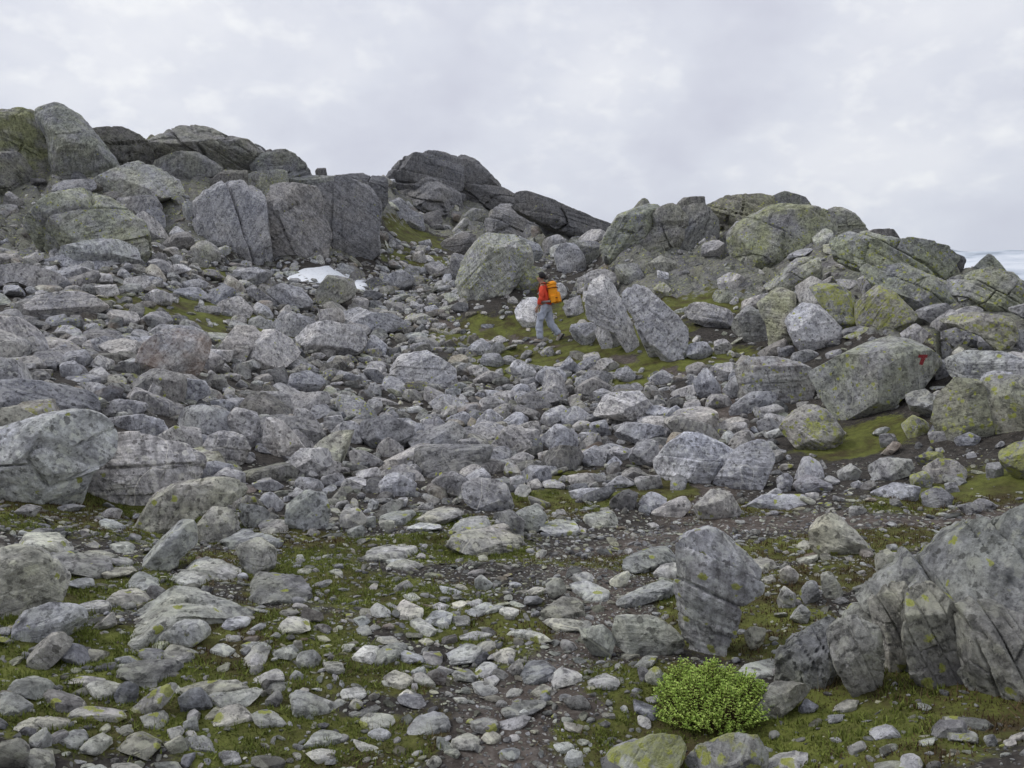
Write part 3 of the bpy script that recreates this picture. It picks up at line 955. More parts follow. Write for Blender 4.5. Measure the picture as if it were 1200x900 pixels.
953,403 1010,379 1047,400 1032,430 970,430|t5 l2 r6||
798,530 850,515 880,545 870,575 805,570|t4 l8 r5||
1065,490 1120,485 1130,530 1070,545|t4 r3||
340,365 390,310 440,280 502,300 562,372 572,404 500,445 430,440|t5 l6 g2 s6 r5 d8|rounded boulder mottled with yellow lichen below the blocky boulder|the mottled boulder
648,503 700,469 802,480 814,524 760,536 680,550|t4 g3 r4||
656,594 740,558 837,575 822,615 720,620|t6 r6|smooth elongated pale stone by the gravelly path|
-114,504 -60,435 0,384 75,384 187,436 150,490 60,556 -15,546|t8 s5 r2 d8|large pale angular boulder beside the mossy flat, with a knife-straight top|the large pale angular boulder
108,544 200,430 270,404 312,420 318,484 270,575 200,586|t7 r3 d8|pale angular boulder leaning on the larger pale one|the leaning pale boulder
328,544 365,519 388,545 377,590 340,586|t5 r5||
38,644 100,584 172,600 208,662 150,690 60,676|t6 l1 g1 r4|crusty grey boulder on moss below the large pale angular boulder|
198,645 290,600 440,598 448,634 330,648|t6 l4 r4 kS|flat lichen-yellowed slab lying beside the path|the flat yellowed slab
450,722 500,658 540,668 602,730 668,792 640,815 500,796 455,775|t6 r3 d7|wedge-shaped grey rock pointing up from the gravelly path|the pointed path rock
122,354 180,323 237,340 217,380 138,386|t6 r5||
38,204 80,148 132,220 133,260 58,255|t5 r3||
138,234 180,178 212,210 192,255 160,264|t6 r3||
388,564 430,528 542,570 502,596 420,596|t4 l3 o2 r4||
838,594 900,568 952,610 932,645 850,636|t4 l3 r5||
285,600 330,575 350,590 320,605|t8 r4||
590,560 620,548 640,575 600,582|t5 l1 r4||
430,595 480,590 475,615 440,620|t7 r3||
260,340 310,325 340,350 320,380 270,380|t5 r5||
270,295 330,280 360,300 330,330 280,320|t5 r4||
20,180 40,180 40,220 15,220|t5 r4||
10,330 60,325 70,350 20,355|t5 r4||
540,520 590,490 630,520 610,550 560,550|t5 g2 r4||
690,390 740,380 760,420 700,440|t5 l1 r4||
860,380 930,375 950,410 880,425|t4 l4 r4||
920,560 960,555 975,590 930,595|t5 r4||
960,640 1020,625 1060,650 1010,668|t4 r4||
1010,625 1060,612 1110,640 1070,660|t4 l1 r4||
@ 0 380 3
458,174 510,70 570,24 700,18 740,60 722,112 692,164 620,174 540,186|t6 o6 r3 d9|blocky grey boulder with a rust-stained face in the scree|the rust-stained boulder
688,158 730,88 793,125 770,166|t6 r3|triangular grey stone propped against the rust-stained boulder|
768,84 830,8 900,8 930,50 880,90 855,130 780,120|t7 r3 d8||
855,150 875,90 930,14 1000,30 1058,102 1000,138 870,160|t7 r3 d8|pale wedge-topped boulder in the scree beside a slimmer pale one|the pale wedge boulder
1040,45 1086,0 1155,-9 1245,9 1290,39 1275,90 1185,111 1095,105|t6 r6 s5 d8|smooth humped boulder in the scree below the snow patches|the humped scree boulder
-20,190 100,198 342,240 343,315 160,326 60,300 -20,300|t3 r3 d6 kS|long dark slab lying behind the great pale outcrop|the long dark slab
-20,302 60,289 152,340 120,366 -20,392|t5 g2 r6|rounded grey rock under the long dark slab|
328,242 390,214 442,230 432,260 360,282|t4 o2 r3||
352,289 420,259 523,280 512,315 440,330 370,316|t5 r6 d8|low rounded rock at the end of the long dark slab|
-60,405 60,362 150,336 250,316 345,322 395,390 380,460 300,520 275,615 150,648 -60,645|t8.5 g2 l1 c4 s3 r7 d8 b0.1 kO|great pale outcrop with swirling grey bands above the moss|the great pale outcrop
250,490 330,430 410,392 520,392 640,425 705,470 694,535 570,580 490,612 400,628 280,622|t8 c3 s5 r6 d8 kO|rounded front bulge of the great pale outcrop, streaked with white veins|
368,333 500,318 572,340 594,382 540,405 440,378|t7 s6 r5 kO|pale upper ledge of the great outcrop|
548,393 620,359 702,370 718,412 660,455 570,436|t7 r6 kO|pale rounded knob at the end of the great outcrop|
728,402 790,374 862,390 874,452 840,505 760,486 718,432|t6 c3 r5 d8|domed grey boulder beside the great outcrop's pale knob|the domed grey boulder
543,475 640,458 693,510 684,556 560,546|t4 c3 r4|dark cracked block between the pale knob and the moss|
688,494 780,478 823,500 802,546 700,546|t4 r4||
470,435 540,412 570,440 520,455|t7 r6||
788,344 830,294 902,310 934,424 880,438|t7 r4|upright pale boulder with a warm tint amid the scree|
926,404 940,318 1002,350 1074,432 1000,466 940,446|t7 o1 r4 d8|broad pale boulder with pinkish face beside the upright pale one|the pinkish pale boulder
1018,374 1040,288 1082,300 1133,362 1100,396|t6 r2||
848,294 900,238 1002,238 1044,290 960,310|t5 r3 kS|flat bluish slab in the scree|the bluish slab
988,534 1010,480 1060,438 1152,440 1168,492 1050,536|t7 r5 d8|pale rounded boulder in the scree above the moss strip|the pale rounded boulder
1008,244 1020,178 1080,163 1148,190 1132,224 1060,246|t5 r3||
468,726 540,618 620,569 760,543 884,570 835,606 700,650 640,698 560,740|t6 l1 g1 c3 s7 r6 d8 kO|long humped outcrop rising from the moss patch|the humped outcrop
688,705 740,648 800,638 843,700 790,766 700,770|t7 r5 s6|pale ridged block at the toe of the humped outcrop|
478,856 560,770 640,688 694,700 694,766 630,806 615,858|t5 l1 g2 r5 s5 d8 kO|slanting greyish rock below the humped outcrop|the slanting rock
778,734 830,693 930,740 1003,770 960,786 800,778|t6 s7 r4||
838,624 920,638 953,670 900,716 850,696|t6 r4||
913,613 950,588 1003,630 972,660|t7 r5||
628,832 640,788 760,763 832,780 843,852 800,886 640,876|t7 s6 r4 d8|pale square-ended block with fine layers beside the moss strip|the pale square block
828,782 900,753 973,790 962,845 870,876|t6 s6 r4||
1006,694 1010,628 1070,578 1142,600 1158,650 1140,716 1060,726|t7 r4 d8|light grey boulder with a knobbly top at the edge of the scree|the knobbly boulder
908,692 1000,678 1013,722 920,736|t6 r4||
42,754 110,688 200,688 263,740 222,786 100,796|t8 r6 d8|pale double-humped boulder on the moss below the great outcrop|the double-humped boulder
148,804 200,768 260,798 382,790 393,852 290,886 210,868|t4 r4 d8|dark blue-grey boulder between the double-humped boulder and pale stones|the dark blue-grey boulder
298,784 360,758 418,795 402,826 310,816|t6 r5||
386,774 440,738 473,760 462,796 400,798|t6 r5||
388,830 440,795 470,815 450,845 395,848|t6 r5||
345,692 430,684 442,702 360,720|t8 r5||
348,674 390,643 433,655 412,685|t5 r5||
195,645 250,630 303,640 250,662|t5 r5||
46,664 90,633 148,640 110,680|t6 r5||
600,250 640,190 720,200 740,240 660,275|t6 s6 r3||
520,240 540,200 600,205 590,250 540,270|t6 s6 r3||
740,270 790,262 830,280 800,310 750,305|t5 r4||
1140,330 1200,320 1215,360 1170,385 1140,370|t6 r4||
1030,360 1075,355 1080,400 1040,400|t7 r4||
210,140 260,125 290,160 260,190 215,180|t5 r3||
180,90 230,70 245,95 200,108|t8 r4||
300,60 370,40 430,60 420,90 330,95|t5 r3||
60,120 130,110 170,150 110,165 60,150|t5 r3||
1080,490 1120,470 1200,490 1190,530 1110,540|t6 r4||
1120,540 1200,520 1220,560 1150,575|t5 r4||
880,560 960,545 1000,570 940,590|t5 r4||
@ 400 380 3
68,344 150,318 252,360 243,424 180,436 78,416|t3 r3 d8|dark square-cut boulder in the middle of the scree|the dark square boulder
-4,348 40,338 78,370 72,420 -2,410|t7 r3|bright block touching the dark square boulder|
366,334 430,304 463,335 432,360 378,356|t7 r5||
462,350 520,293 568,330 552,370 478,370|t7 r3||
556,350 620,303 658,330 642,370 568,375|t7 r3||
290,340 340,325 370,355 350,400 300,390|t4 o1 r5||
508,445 570,368 632,348 654,400 684,435 600,458|t6 r3 s6|peaked grey boulder with slanting layers in the mid scree|the peaked boulder
768,314 820,283 888,330 842,356 778,350|t7 r4||
890,316 930,243 1052,238 1134,335 1100,350 980,328|t8 r4 d8|wide whitish boulder with a fluted top in the scree|the wide whitish boulder
956,394 1000,343 1122,358 1184,400 1100,426|t6 s5 r5|low bluish rock under the wide whitish boulder|
1012,464 1050,403 1112,413 1118,474 1070,505 1028,500|t6 r5|egg-shaped boulder touching the large pale angular boulder|
678,184 720,148 782,158 794,204 730,226|t6 r4||
818,210 870,163 952,168 963,204 880,226|t4 r4|dark low boulder in the scree below the hiker's path|
686,264 740,208 803,240 792,276|t6 r2||
698,404 760,348 832,388 843,435 760,450|t6 r4||
840,460 890,425 935,450 920,495 860,500|t6 r4||
922,458 960,428 1008,450 992,485 938,480|t7 r5||
928,493 960,463 988,488 960,502|t8 r4||
798,588 920,573 880,620 820,615|t8 r3 kS||
132,564 180,513 263,560 243,606 148,606|t8 r3|whitish jagged stone where the scree meets the moss|
312,558 380,513 453,550 432,596 350,600|t5 r8 d8|smooth round boulder where the scree meets the moss|the smooth round boulder
138,645 200,615 262,622 210,706 138,696|t4 r3|bluish dark slab propped at the scree foot|
256,654 350,608 434,682 362,706|t5 r3|bluish triangular slab at the scree foot|
228,718 280,673 358,710 340,730|t7 r4||
366,788 430,750 500,728 600,688 628,710 634,780 420,812|t7 l1 s6 r4 d7|light flat-topped rock split by a crack beside the brown path|the split flat-topped rock
366,724 430,668 512,663 523,702 400,750|t5 l3 r4||
516,674 600,658 643,690 628,765 590,700|t3 r4||
606,664 690,638 723,680 682,730 640,726|t6 r4||
848,684 900,638 962,648 994,682 900,716|t6 r4|purplish grey rock on the moss flat|
676,724 750,663 823,680 833,714 720,746|t6 l4 r4||
1026,655 1080,588 1143,610 1132,656|t7 r4||
1076,664 1205,602 1230,640 1200,668 1120,682|t8 r4|pale flat-backed stone at the edge of the moss flat|
938,624 1000,578 1043,600 1022,655 960,652|t0 r4|almost black stone on the moss flat|the black stone
-4,655 60,648 94,690 62,720 -2,726|t6 r5||
76,824 130,778 240,763 273,785 200,826 98,836|t8 r5|whitish oval stone lying on green moss|the whitish oval stone
146,864 230,828 293,845 240,866|t7 r3 kS|thin pale slab on the moss below the whitish oval stone|
416,574 480,543 572,548 604,632 520,656 428,615|t5 r3|brownish flat block at the scree's lower edge|
586,474 640,448 684,470 620,496|t6 r5||
986,844 1030,768 1112,738 1174,770 1152,825 1080,856 1008,864|t5 r4 d8|brownish rounded rock beside the stone-strewn path|the brownish path rock
1090,875 1140,830 1210,800 1210,860 1150,890|t6 r3||
590,540 640,525 640,565 600,580|t6 r3||
640,560 690,545 710,570 670,580|t6 l1 r3||
410,370 470,355 500,385 450,400|t5 r3||
400,410 470,400 500,430 440,450|t5 r3||
220,470 300,420 310,450 260,480|t7 r3||
310,420 360,400 380,425 330,450|t6 r3||
30,440 90,450 150,480 100,500 30,480|t4 r3||
200,510 260,490 290,520 230,540|t6 r3||
50,520 130,500 140,540 70,560|t7 r4||
440,150 480,140 500,170 460,185|t7 r4||
300,255 325,240 345,270 315,282|t8 r4||
430,270 470,262 480,290 440,295|t7 r4||
530,245 600,230 640,260 570,280|t6 r3||
640,220 680,205 690,245 650,250|t5 r3||
700,160 770,150 800,110 830,150 800,180|t5 r3||
960,160 1010,150 1040,185 1000,205 965,190|t5 r5||
880,240 920,225 960,245 900,265|t6 r4||
1080,190 1130,160 1180,190 1150,215 1090,215|t5 r4||
1130,310 1180,285 1215,320 1190,350 1140,340|t6 r4||
650,345 690,340 710,380 670,395|t5 r6||
870,350 930,335 950,390 890,395|t6 r4||
830,385 890,380 910,420 860,430|t5 r3||
690,455 740,440 740,475 700,485|t5 r5||
790,535 870,525 900,560 820,570|t6 r4||
920,570 980,530 1030,560 960,580|t6 r3||
1030,540 1120,530 1130,580 1050,585|t6 r4||
20,725 80,705 80,750 30,755|t5 r6||
85,680 120,675 120,710 90,715|t6 r7||
130,690 190,690 180,725 140,720|t6 r7||
170,360 205,345 240,370 220,395|t5 r3||
@ 0 600 3
-20,140 100,123 170,160 243,215 213,305 120,352 -30,372|t8 o0 s4 r4 d8|large pale flat-topped boulder beside mossy stones|the large pale flat-topped boulder
42,424 90,348 190,318 298,345 303,384 200,446 78,462|t5 l3 r7 d8|oval brownish boulder with small yellow lichen spots|the oval spotted boulder
96,514 180,428 240,418 258,450 200,506 128,552|t5 r5|slanting oblong stone below the oval spotted boulder|
422,404 490,338 640,288 860,258 880,325 700,376 560,428 478,478 428,436|t6 s9 r4 d6 kS a100|long fluted slab of grey rock slanting across the moss|the long fluted slab
855,270 920,228 1050,220 1098,265 1060,316 900,330|t5 s9 r4 d6 kS|dark fluted end piece of the long slab|
542,454 620,388 712,378 748,420 650,468 568,476|t6 l1 r7|rounded pale stone resting against the long fluted slab|
266,324 350,293 393,310 372,350 288,346|t6 r4||
362,334 430,278 523,263 548,285 440,338|t6 r4||
438,254 490,203 562,230 583,262 500,276|t8 r4||
588,254 650,213 733,208 738,242 660,266|t7 r4||
346,219 400,188 473,183 483,217 370,236|t6 r5||
226,254 320,218 333,242 250,276|t6 r4||
486,494 530,458 578,480 562,520 500,526|t4 l4 r6||
566,494 610,453 673,470 684,503 600,536|t6 l2 r5||
396,534 490,488 503,518 430,541|t5 l2 r4||
416,594 440,543 560,535 645,528 560,584 540,616 450,636|t4 r2 d7|dark angular slab with a sharp upper edge among mossy stones|the dark angular slab
396,644 440,598 488,610 483,666 420,676|t3 r3||
456,694 540,628 664,568 600,646 530,696 490,716|t6 l6 r2 d6|yellow-edged splinter of rock leaning up from the moss|
626,655 700,610 745,672 700,706 638,696|t3 r4|dark brownish stone under the tilted plate|
716,664 800,652 934,613 900,662 780,688|t6 r3 kS|tilted plate of pale rock over a dark brownish stone|the tilted plate
596,644 650,598 820,583 884,620 770,656|t5 r3 kS||
296,624 350,588 424,600 402,645 320,656|t6 l1 r4||
216,614 290,583 373,570 362,594 250,622|t6 r3||
26,634 120,578 193,588 152,646 58,668|t5 r5||
-6,654 60,638 118,660 62,706 -6,706|t5 r5||
211,744 320,693 440,683 454,706 300,738|t6 l5 r3 kS|long low slab yellowed by lichen among small stones|the long low yellowed slab
26,774 170,728 240,688 244,722 100,778|t6 l4 r3||
406,834 490,778 563,778 564,834 500,877 428,856|t5 l7 r4|stone with a bright yellow lichen patch on top|the yellow-patched stone
491,724 560,678 594,700 572,756 508,756|t5 l5 r4||
276,844 370,778 394,800 330,857|t6 r4||
196,824 300,768 314,792 258,837|t6 r4||
576,814 640,783 658,830 620,857|t6 r3||
646,804 740,783 758,830 680,836|t6 r3||
101,794 160,758 183,800 172,836 108,836|t6 l2 r4||
-6,814 60,798 104,830 82,886 -6,906|t4 r6 d8|dark rounded stone beside the lichen-edged pebbles|
71,894 120,838 183,823 194,872 120,912|t6 l5 r4||
741,756 770,698 870,688 894,720 800,748|t7 l1 r4||
881,714 960,698 1008,742 900,756|t6 l4 r4||
1016,678 1050,643 1200,638 1194,676 1080,716 1028,726|t7 l1 r3 d7|broad flat stone with a mossy foot beside the path's edge|the broad flat stone
1036,836 1130,773 1200,778 1204,804 1100,828|t7 l1 r4||
976,419 1020,368 1082,363 1094,414 1000,436|t8 r3|chunky pale stone standing on brown heath|the chunky pale stone
736,494 770,463 828,485 800,506|t8 r4||
846,534 880,493 953,488 932,526 880,546|t7 r4||
956,514 1040,463 1063,475 1010,526|t7 r4||
886,594 910,558 993,548 998,594 940,616|t7 r3||
1041,504 1100,483 1133,520 1100,556 1048,546|t6 r4||
1016,584 1040,553 1068,575 1040,596|t7 o2 r4||
326,404 400,348 413,392 350,416|t6 l2 r4||
266,524 340,473 388,480 340,516 278,536|t4 l1 r4||
150,640 220,600 300,640 290,690 200,700|t4 r4||
840,470 920,455 960,470 900,495|t7 r4 kS||
930,630 990,590 1020,600 970,640|t7 r4||
770,410 830,355 880,370 840,415|t7 l3 r4||
1130,520 1195,510 1215,560 1150,570|t6 r4||
1030,455 1060,450 1065,480 1035,490|t6 r4||
640,740 690,715 700,765 650,770|t6 r3||
410,770 460,740 470,765 430,785|t6 l5 r4||
760,850 830,845 850,880 790,890|t6 r4||
1060,860 1130,830 1180,830 1170,870 1090,885|t7 r4||
300,890 370,880 380,905 310,910|t7 r4||
540,885 620,870 650,905 550,912|t5 r5||
390,895 470,880 520,905 400,912|t6 r5||
@ 400 600 3
466,239 490,223 533,250 512,275 473,266|t9 r4||
588,244 620,230 643,250 600,264|t8 r4||
648,264 690,248 723,275 680,296|t7 r4||
718,254 770,233 794,270 740,305|t5 r4||
191,349 215,316 293,350 272,376 198,371|t8 r4|
96,344 130,308 183,355 108,371|t7 r3||
286,379 330,353 393,370 372,401 308,396|t8 l2 r4||
236,389 280,373 338,420 300,436|t8 r3||
551,354 590,333 638,345 600,371|t8 r4||
701,359 780,298 843,310 854,354 760,377|t3 g2 r5|dark humped stone beside pale path stones|the dark humped stone
796,259 870,248 943,280 932,310 860,312|t7 l3 r4||
941,244 1022,198 1002,254 960,266|t8 l2 r3||
806,219 870,208 898,235 850,256|t7 l1 r4||
966,314 990,273 1100,228 1173,213 1179,262 1120,306 1010,326|t6 s6 r3 d7|stack of tilted grey plates beside the upright lichened rock|the tilted plates
956,464 963,366 1090,363 1152,410 1205,455 1205,514 1100,506|t7 r3 d8|angular pale block at the foot of the upright lichened rock|the angular pale block
836,414 920,398 963,450 932,516 880,496|t6 r5|rounded greyish stone touching the angular pale block|
696,389 800,373 884,390 860,425 760,416|t7 r3 kS||
26,494 90,453 143,480 112,526 48,521|t8 r4||
91,534 180,463 243,453 204,506 148,536|t7 r4||
206,484 260,473 298,510 250,537 212,521|t5 l3 r5||
366,494 430,463 503,500 452,541 388,536|t7 r4||
531,494 570,463 613,480 602,526 548,526|t7 r6||
386,569 430,538 478,570 462,596 408,596|t7 l1 r6||
141,574 200,548 263,580 222,621 168,606|t8 r4||
241,559 290,543 308,570 280,596|t7 r5||
296,574 340,550 373,570 352,611 308,601|t4 o3 r4|reddish brown stone among pale path stones|
461,544 510,518 553,545 522,581 473,576|t7 r4||
631,564 650,518 700,513 754,560 722,596 648,596|t6 o1 r3|
586,549 625,513 643,560 610,581|t6 r4||
736,584 780,546 854,590 800,616 748,611|t7 r3||
866,584 920,558 994,605 940,626 878,616|t6 r4||
561,694 640,648 720,648 739,690 650,726 578,721|t4 r5 d7|flat dark stone sunk in the trodden path|the flat sunken stone
456,749 520,713 563,745 522,781 468,776|t5 o6 r4|rusty red stone lying in the trodden path|
611,714 640,693 668,710 640,725|t9 r8||
216,774 290,698 384,735 378,776 300,777|t5 r2|blue-grey wedge stone at the edge of the trodden path|the blue-grey wedge stone
36,739 90,703 160,713 194,745 100,766|t6 l4 r5|grey-green cushion-shaped stone on the moss|
81,779 130,753 178,780 150,806|t7 r4||
36,804 110,803 133,830 60,846|t7 r4||
201,644 230,628 273,660 220,666|t9 r4||
451,619 500,593 558,620 500,651|t7 r4||
391,654 430,643 453,665 410,674|t8 r4||
661,629 710,603 743,630 700,656|t6 l2 r4||
781,874 800,838 843,840 853,884 810,906|t7 r4||
746,824 800,806 823,830 770,851|t7 r4||
896,905 960,850 1090,793 1200,786 1210,840 1150,925 1000,930|t6 l9 r5 d7|flat stone covered in bright yellow lichen below the green shrub|the flat yellow stone
1066,584 1090,548 1122,550 1133,585 1100,616|t6 l2 r4||
1026,539 1070,503 1113,515 1090,551|t7 r4||
296,884 330,858 353,880 330,902|t7 r4||
-4,634 90,618 83,650 -2,656|t8 r4||
26,684 50,653 78,675 40,701|t8 r4||
536,404 600,393 773,455 740,466 600,426|t7 r2 kS||
400,440 470,415 535,440 480,450|t6 r3||
430,355 510,325 538,345 480,365|t7 l1 r3||
310,335 350,315 380,330 350,348|t7 r5||
440,320 480,305 505,320 470,335|t7 r5||
385,320 425,312 445,325 410,338|t7 r5||
215,295 250,285 280,300 240,312|t8 r4||
345,265 390,250 430,270 400,292 355,288|t7 r4||
120,440 180,425 210,450 160,470|t6 r4||
420,620 450,615 455,640 425,642|t8 r4||
380,815 440,775 490,800 470,835 400,835|t5 r4||
550,850 600,830 640,850 600,880|t5 r4||
490,800 520,770 560,770 560,800 520,820|t6 r4||
340,390 375,385 378,410 345,415|t8 r4||
270,455 300,440 325,455 300,470|t8 r5||
500,590 540,575 560,600 520,612|t9 r4||
590,785 625,780 630,800 600,806|t8 r4||
0,465 50,460 30,490 -10,492|t8 r4||
40,380 80,365 105,385 70,402|t7 r4||
150,180 230,165 290,182 240,195|t7 r3 kS||
50,405 100,400 110,430 60,432|t7 r4||
1000,480 1060,505 1010,520 985,500|t6 r4||
780,740 850,745 840,775 790,770|t5 o2 r4||
@ 800 600 3
-8,95 70,58 130,80 220,150 273,210 268,270 195,315 188,375 152,452 112,520 60,495 -10,400|t6 l2.4 o1 s7 r2 c4 d8 a70|upright lichen-flecked rock standing behind the green shrub|the upright lichened rock
500,430 600,352 720,255 850,175 960,108 1060,50 1110,0 1200,-28 1330,0 1340,640 1100,655 900,625 700,610 540,570|t4 g2 l1.6 c4 s8 r4 d6 b0.32 kO a27|blue-grey hump of the big outcrop beside the dry heath, with dark pockets|the big blue-grey hump
955,335 1050,315 1200,380 1310,440 1310,640 1100,650 985,560|t4 c4 l1 r5 d7 kO s9 a27|shadowed lower flank under the big blue-grey hump|
778,445 792,250 860,238 952,330 993,480 985,610 880,626 818,545|t4 l2 g2 c3 r5 d8 kO s9 a27|rounded buttress with one yellow lichen dot beside the big blue-grey hump|the dotted buttress
655,325 720,258 790,248 794,330 764,405 795,545 740,566 685,440|t4 g1 r4 d8 kO s9 a27 c4|narrow fin of rock next to the dotted buttress|the narrow fin
518,405 600,356 682,398 706,500 694,605 652,650 598,600 535,505|t4 c2 r5 d8 kO s9 a27|leaning lobe of grey rock beyond the narrow fin|the leaning lobe
326,575 338,500 440,400 532,368 545,470 524,606 400,608|t4 s5 r4 d8 kO s9 a27 c4|low crumbling end of the big outcrop near the green shrub|the crumbling outcrop end
366,434 420,398 483,393 454,465 368,470|t5 r4||
236,704 310,618 424,598 444,645 360,696 256,736|t5 o2 r4|rough brownish rock between the green shrub and the outcrop|
176,564 250,528 333,528 324,576 218,587|t6 r4||
411,289 430,248 470,238 484,302 440,326|t5 r4||
486,224 520,208 574,290 520,311 492,274|t6 r3|narrow upright stone with a cracked face on the dry heath|
341,204 370,183 408,220 393,260 348,246|t7 r4||
331,314 355,258 398,290 393,336 343,341|t7 r4||
216,424 250,403 293,410 283,452 255,490 222,455|t8 g2 r4|small pale blue-green stone standing in dark moss|
376,374 420,323 453,350 432,396|t5 r3||
676,154 720,128 778,180 763,225 688,226|t4 r3|dark upright stone on the heath behind the outcrop|
596,264 640,218 683,250 662,281|t5 r4||
396,114 430,88 463,110 440,131|t7 r4||
521,684 570,638 618,660 608,696 548,701|t6 r4|
406,694 430,653 478,680 462,711|t6 r4||
656,754 700,733 788,780 772,796 678,786|t6 l6 r5|pale stone with a yellow tip lying on dark moss|
906,709 970,693 1094,740 1062,771 960,736|t3 r4 kS|flat dark stone at the foot of the big outcrop|
921,764 960,743 1038,790 1033,821 948,796|t5 l8 r5|stone with yellow lichen at both ends on dark moss|
826,794 890,788 882,821 838,821|t6 r4||
-10,895 60,828 180,783 252,800 293,852 284,925 100,940 -10,930|t4 l5 r6 d7|dark hump-backed stone edged with yellow lichen beneath the green shrub|the hump-backed stone
276,866 370,833 444,872 443,906 290,925|t6 l4 r5|pale knuckle of rock joined to the hump-backed stone|
1056,794 1090,778 1108,810 1080,826|t6 r4||
1126,790 1170,798 1176,826 1140,822|t8 r4||
230,150 290,140 330,180 290,210 240,195|t6 r4||
270,210 310,205 335,240 300,250|t6 r4||
400,130 480,150 470,180 410,170|t6 r4||
90,195 140,190 170,215 120,220|t4 r4||
510,705 570,715 560,745 515,735|t6 r5||
580,810 640,800 650,840 590,845|t5 r5||
690,815 740,808 760,840 700,850|t5 r5||
"""


def rgba(t=5, l=1, g=0, o=0):
    return (t / 9.0, l / 9.0, g / 9.0, o / 9.0)


def opts_of(s):
    d = dict(t=5, l=0.6, g=0, o=0, r=4, d=8, s=5, c=1, a=None, b=0.0, k='')
    for w_ in s.split():
        d[w_[0]] = w_[1:] if w_[0] == 'k' else float(w_[1:])
    return d


FOOT = []          # footprints of the built rocks: x, y, radius
LAND = []          # landmarks for labels: position, phrase
AUTO = []          # stones that still need a label
NT = 0


def poly_centroid(p):
    x, y = p[:, 0], p[:, 1]
    x2, y2 = np.roll(x, -1), np.roll(y, -1)
    cr = x * y2 - x2 * y
    a = cr.sum() / 2
    if abs(a) < 1e-9:
        return p.mean(0)
    return np.array([((x + x2) * cr).sum(), ((y + y2) * cr).sum()]) / (6 * a)


def seat(pix, dep, back=0.0):
    """stand an outline on the ground: distance from where its foot meets the ground, then metres on an upright plane there"""
    ib = np.argmax(pix[:, 1])
    w_px, h_px = np.ptp(pix[:, 0]), np.ptp(pix[:, 1])
    foot_x = np.mean(pix[pix[:, 1] > pix[ib, 1] - 0.2 * h_px, 0])
    rg = ground_hit(foot_x, pix[ib, 1])
    T = 0.46 * dep / 8.0 * math.sqrt(w_px * min(h_px, 1.6 * w_px)) / FPX * rg
    rc = rg + 0.55 * T + back
    c_px = pix.mean(0)
    v = ray(*c_px)
    h = np.hypot(v[0], v[1])
    wdir = np.array([v[0] / h, v[1] / h])
    udir = np.array([wdir[1], -wdir[0]])
    uv = []
    for p in pix:
        q = ray(*p)
        k_ = rc / (q[0] * wdir[0] + q[1] * wdir[1])
        uv.append(((q[0] * udir[0] + q[1] * udir[1]) * k_, CAM[2] + q[2] * k_))
    uv = np.array(uv)
    lo, hi = uv[:, 1].min(), uv[:, 1].max()
    low = np.clip((lo + 0.30 * (hi - lo) - uv[:, 1]) / (0.30 * (hi - lo) + 1e-6), 0, 1)
    uv[:, 1] -= low * 0.12 * (hi - lo)
    return uv, rc, T, udir, wdir, max(w_px, h_px), rg


def place(V, c, rc, udir, wdir):
    """block coordinates (u right, v up, w away) about its centre -> metres about a point on the ground below it"""
    org = udir * c[0] + wdir * rc
    z0 = float(hgt(org[0], org[1]))
    X = V[:, 0:1] * udir[None] + V[:, 2:3] * wdir[None]
    return np.concatenate([X, V[:, 1:2] + c[1] - z0], 1), (org[0], org[1], z0)


def lying(lv, pix, rg, rs, op):
    w_px, h_px = np.ptp(pix[:, 0]), np.ptp(pix[:, 1])
    fx = pix[:, 0].mean()
    v = ray(fx, pix[:, 1].max())
    h = np.hypot(v[0], v[1])
    wdir = np.array([v[0] / h, v[1] / h]); udir = np.array([wdir[1], -wdir[0]])
    th = 0.38 * h_px / FPX * rg
    zf = float(hgt(wdir[0] * rg, wdir[1] * rg))
    zp = zf + 0.45 * th
    pts = []
    for p in pix:
        q = ray(*p)
        k_ = (zp - CAM[2]) / min(q[2], -0.02)
        pts.append(((q[0] * udir[0] + q[1] * udir[1]) * k_, (q[0] * wdir[0] + q[1] * wdir[1]) * k_))
    pts = np.array(pts)
    y0 = pts[:, 1].min()
    span = np.ptp(pts[:, 1])
    want = min(span, 1.5 * np.ptp(pts[:, 0])) * 0.85
    pts[:, 1] = y0 + 0.10 * span + (pts[:, 1] - y0) * want / max(span, 1e-6)
    c = poly_centroid(pts)
    V, F = rock_verts(lv, pts - c, 0.62 * th, rs, op['r'], op['s'] / 4.0, op['c'] / 5.0, grow=1.04)
    og = udir * c[0] + wdir * c[1]
    z0 = float(hgt(og[0], og[1]))
    ex = 0.4 * np.ptp(pts[:, 0]); ey = 0.4 * want
    gx = (float(hgt(*(og + udir * ex))) - float(hgt(*(og - udir * ex)))) / (2 * ex)
    gy = (float(hgt(*(og + wdir * ey))) - float(hgt(*(og - wdir * ey)))) / (2 * ey)
    gx, gy = np.clip([gx + rs.normal(0, 0.06), gy + rs.normal(0, 0.05)], -0.4, 0.4)
    W = V[:, 0:1] * udir[None] + V[:, 1:2] * wdir[None]
    zz_ = -V[:, 2] + 0.16 * th + V[:, 0] * gx + V[:, 1] * gy
    return np.concatenate([W, zz_[:, None]], 1), F[:, ::-1], (og[0], og[1], z0), np.ptp(pts[:, 0]), th, want


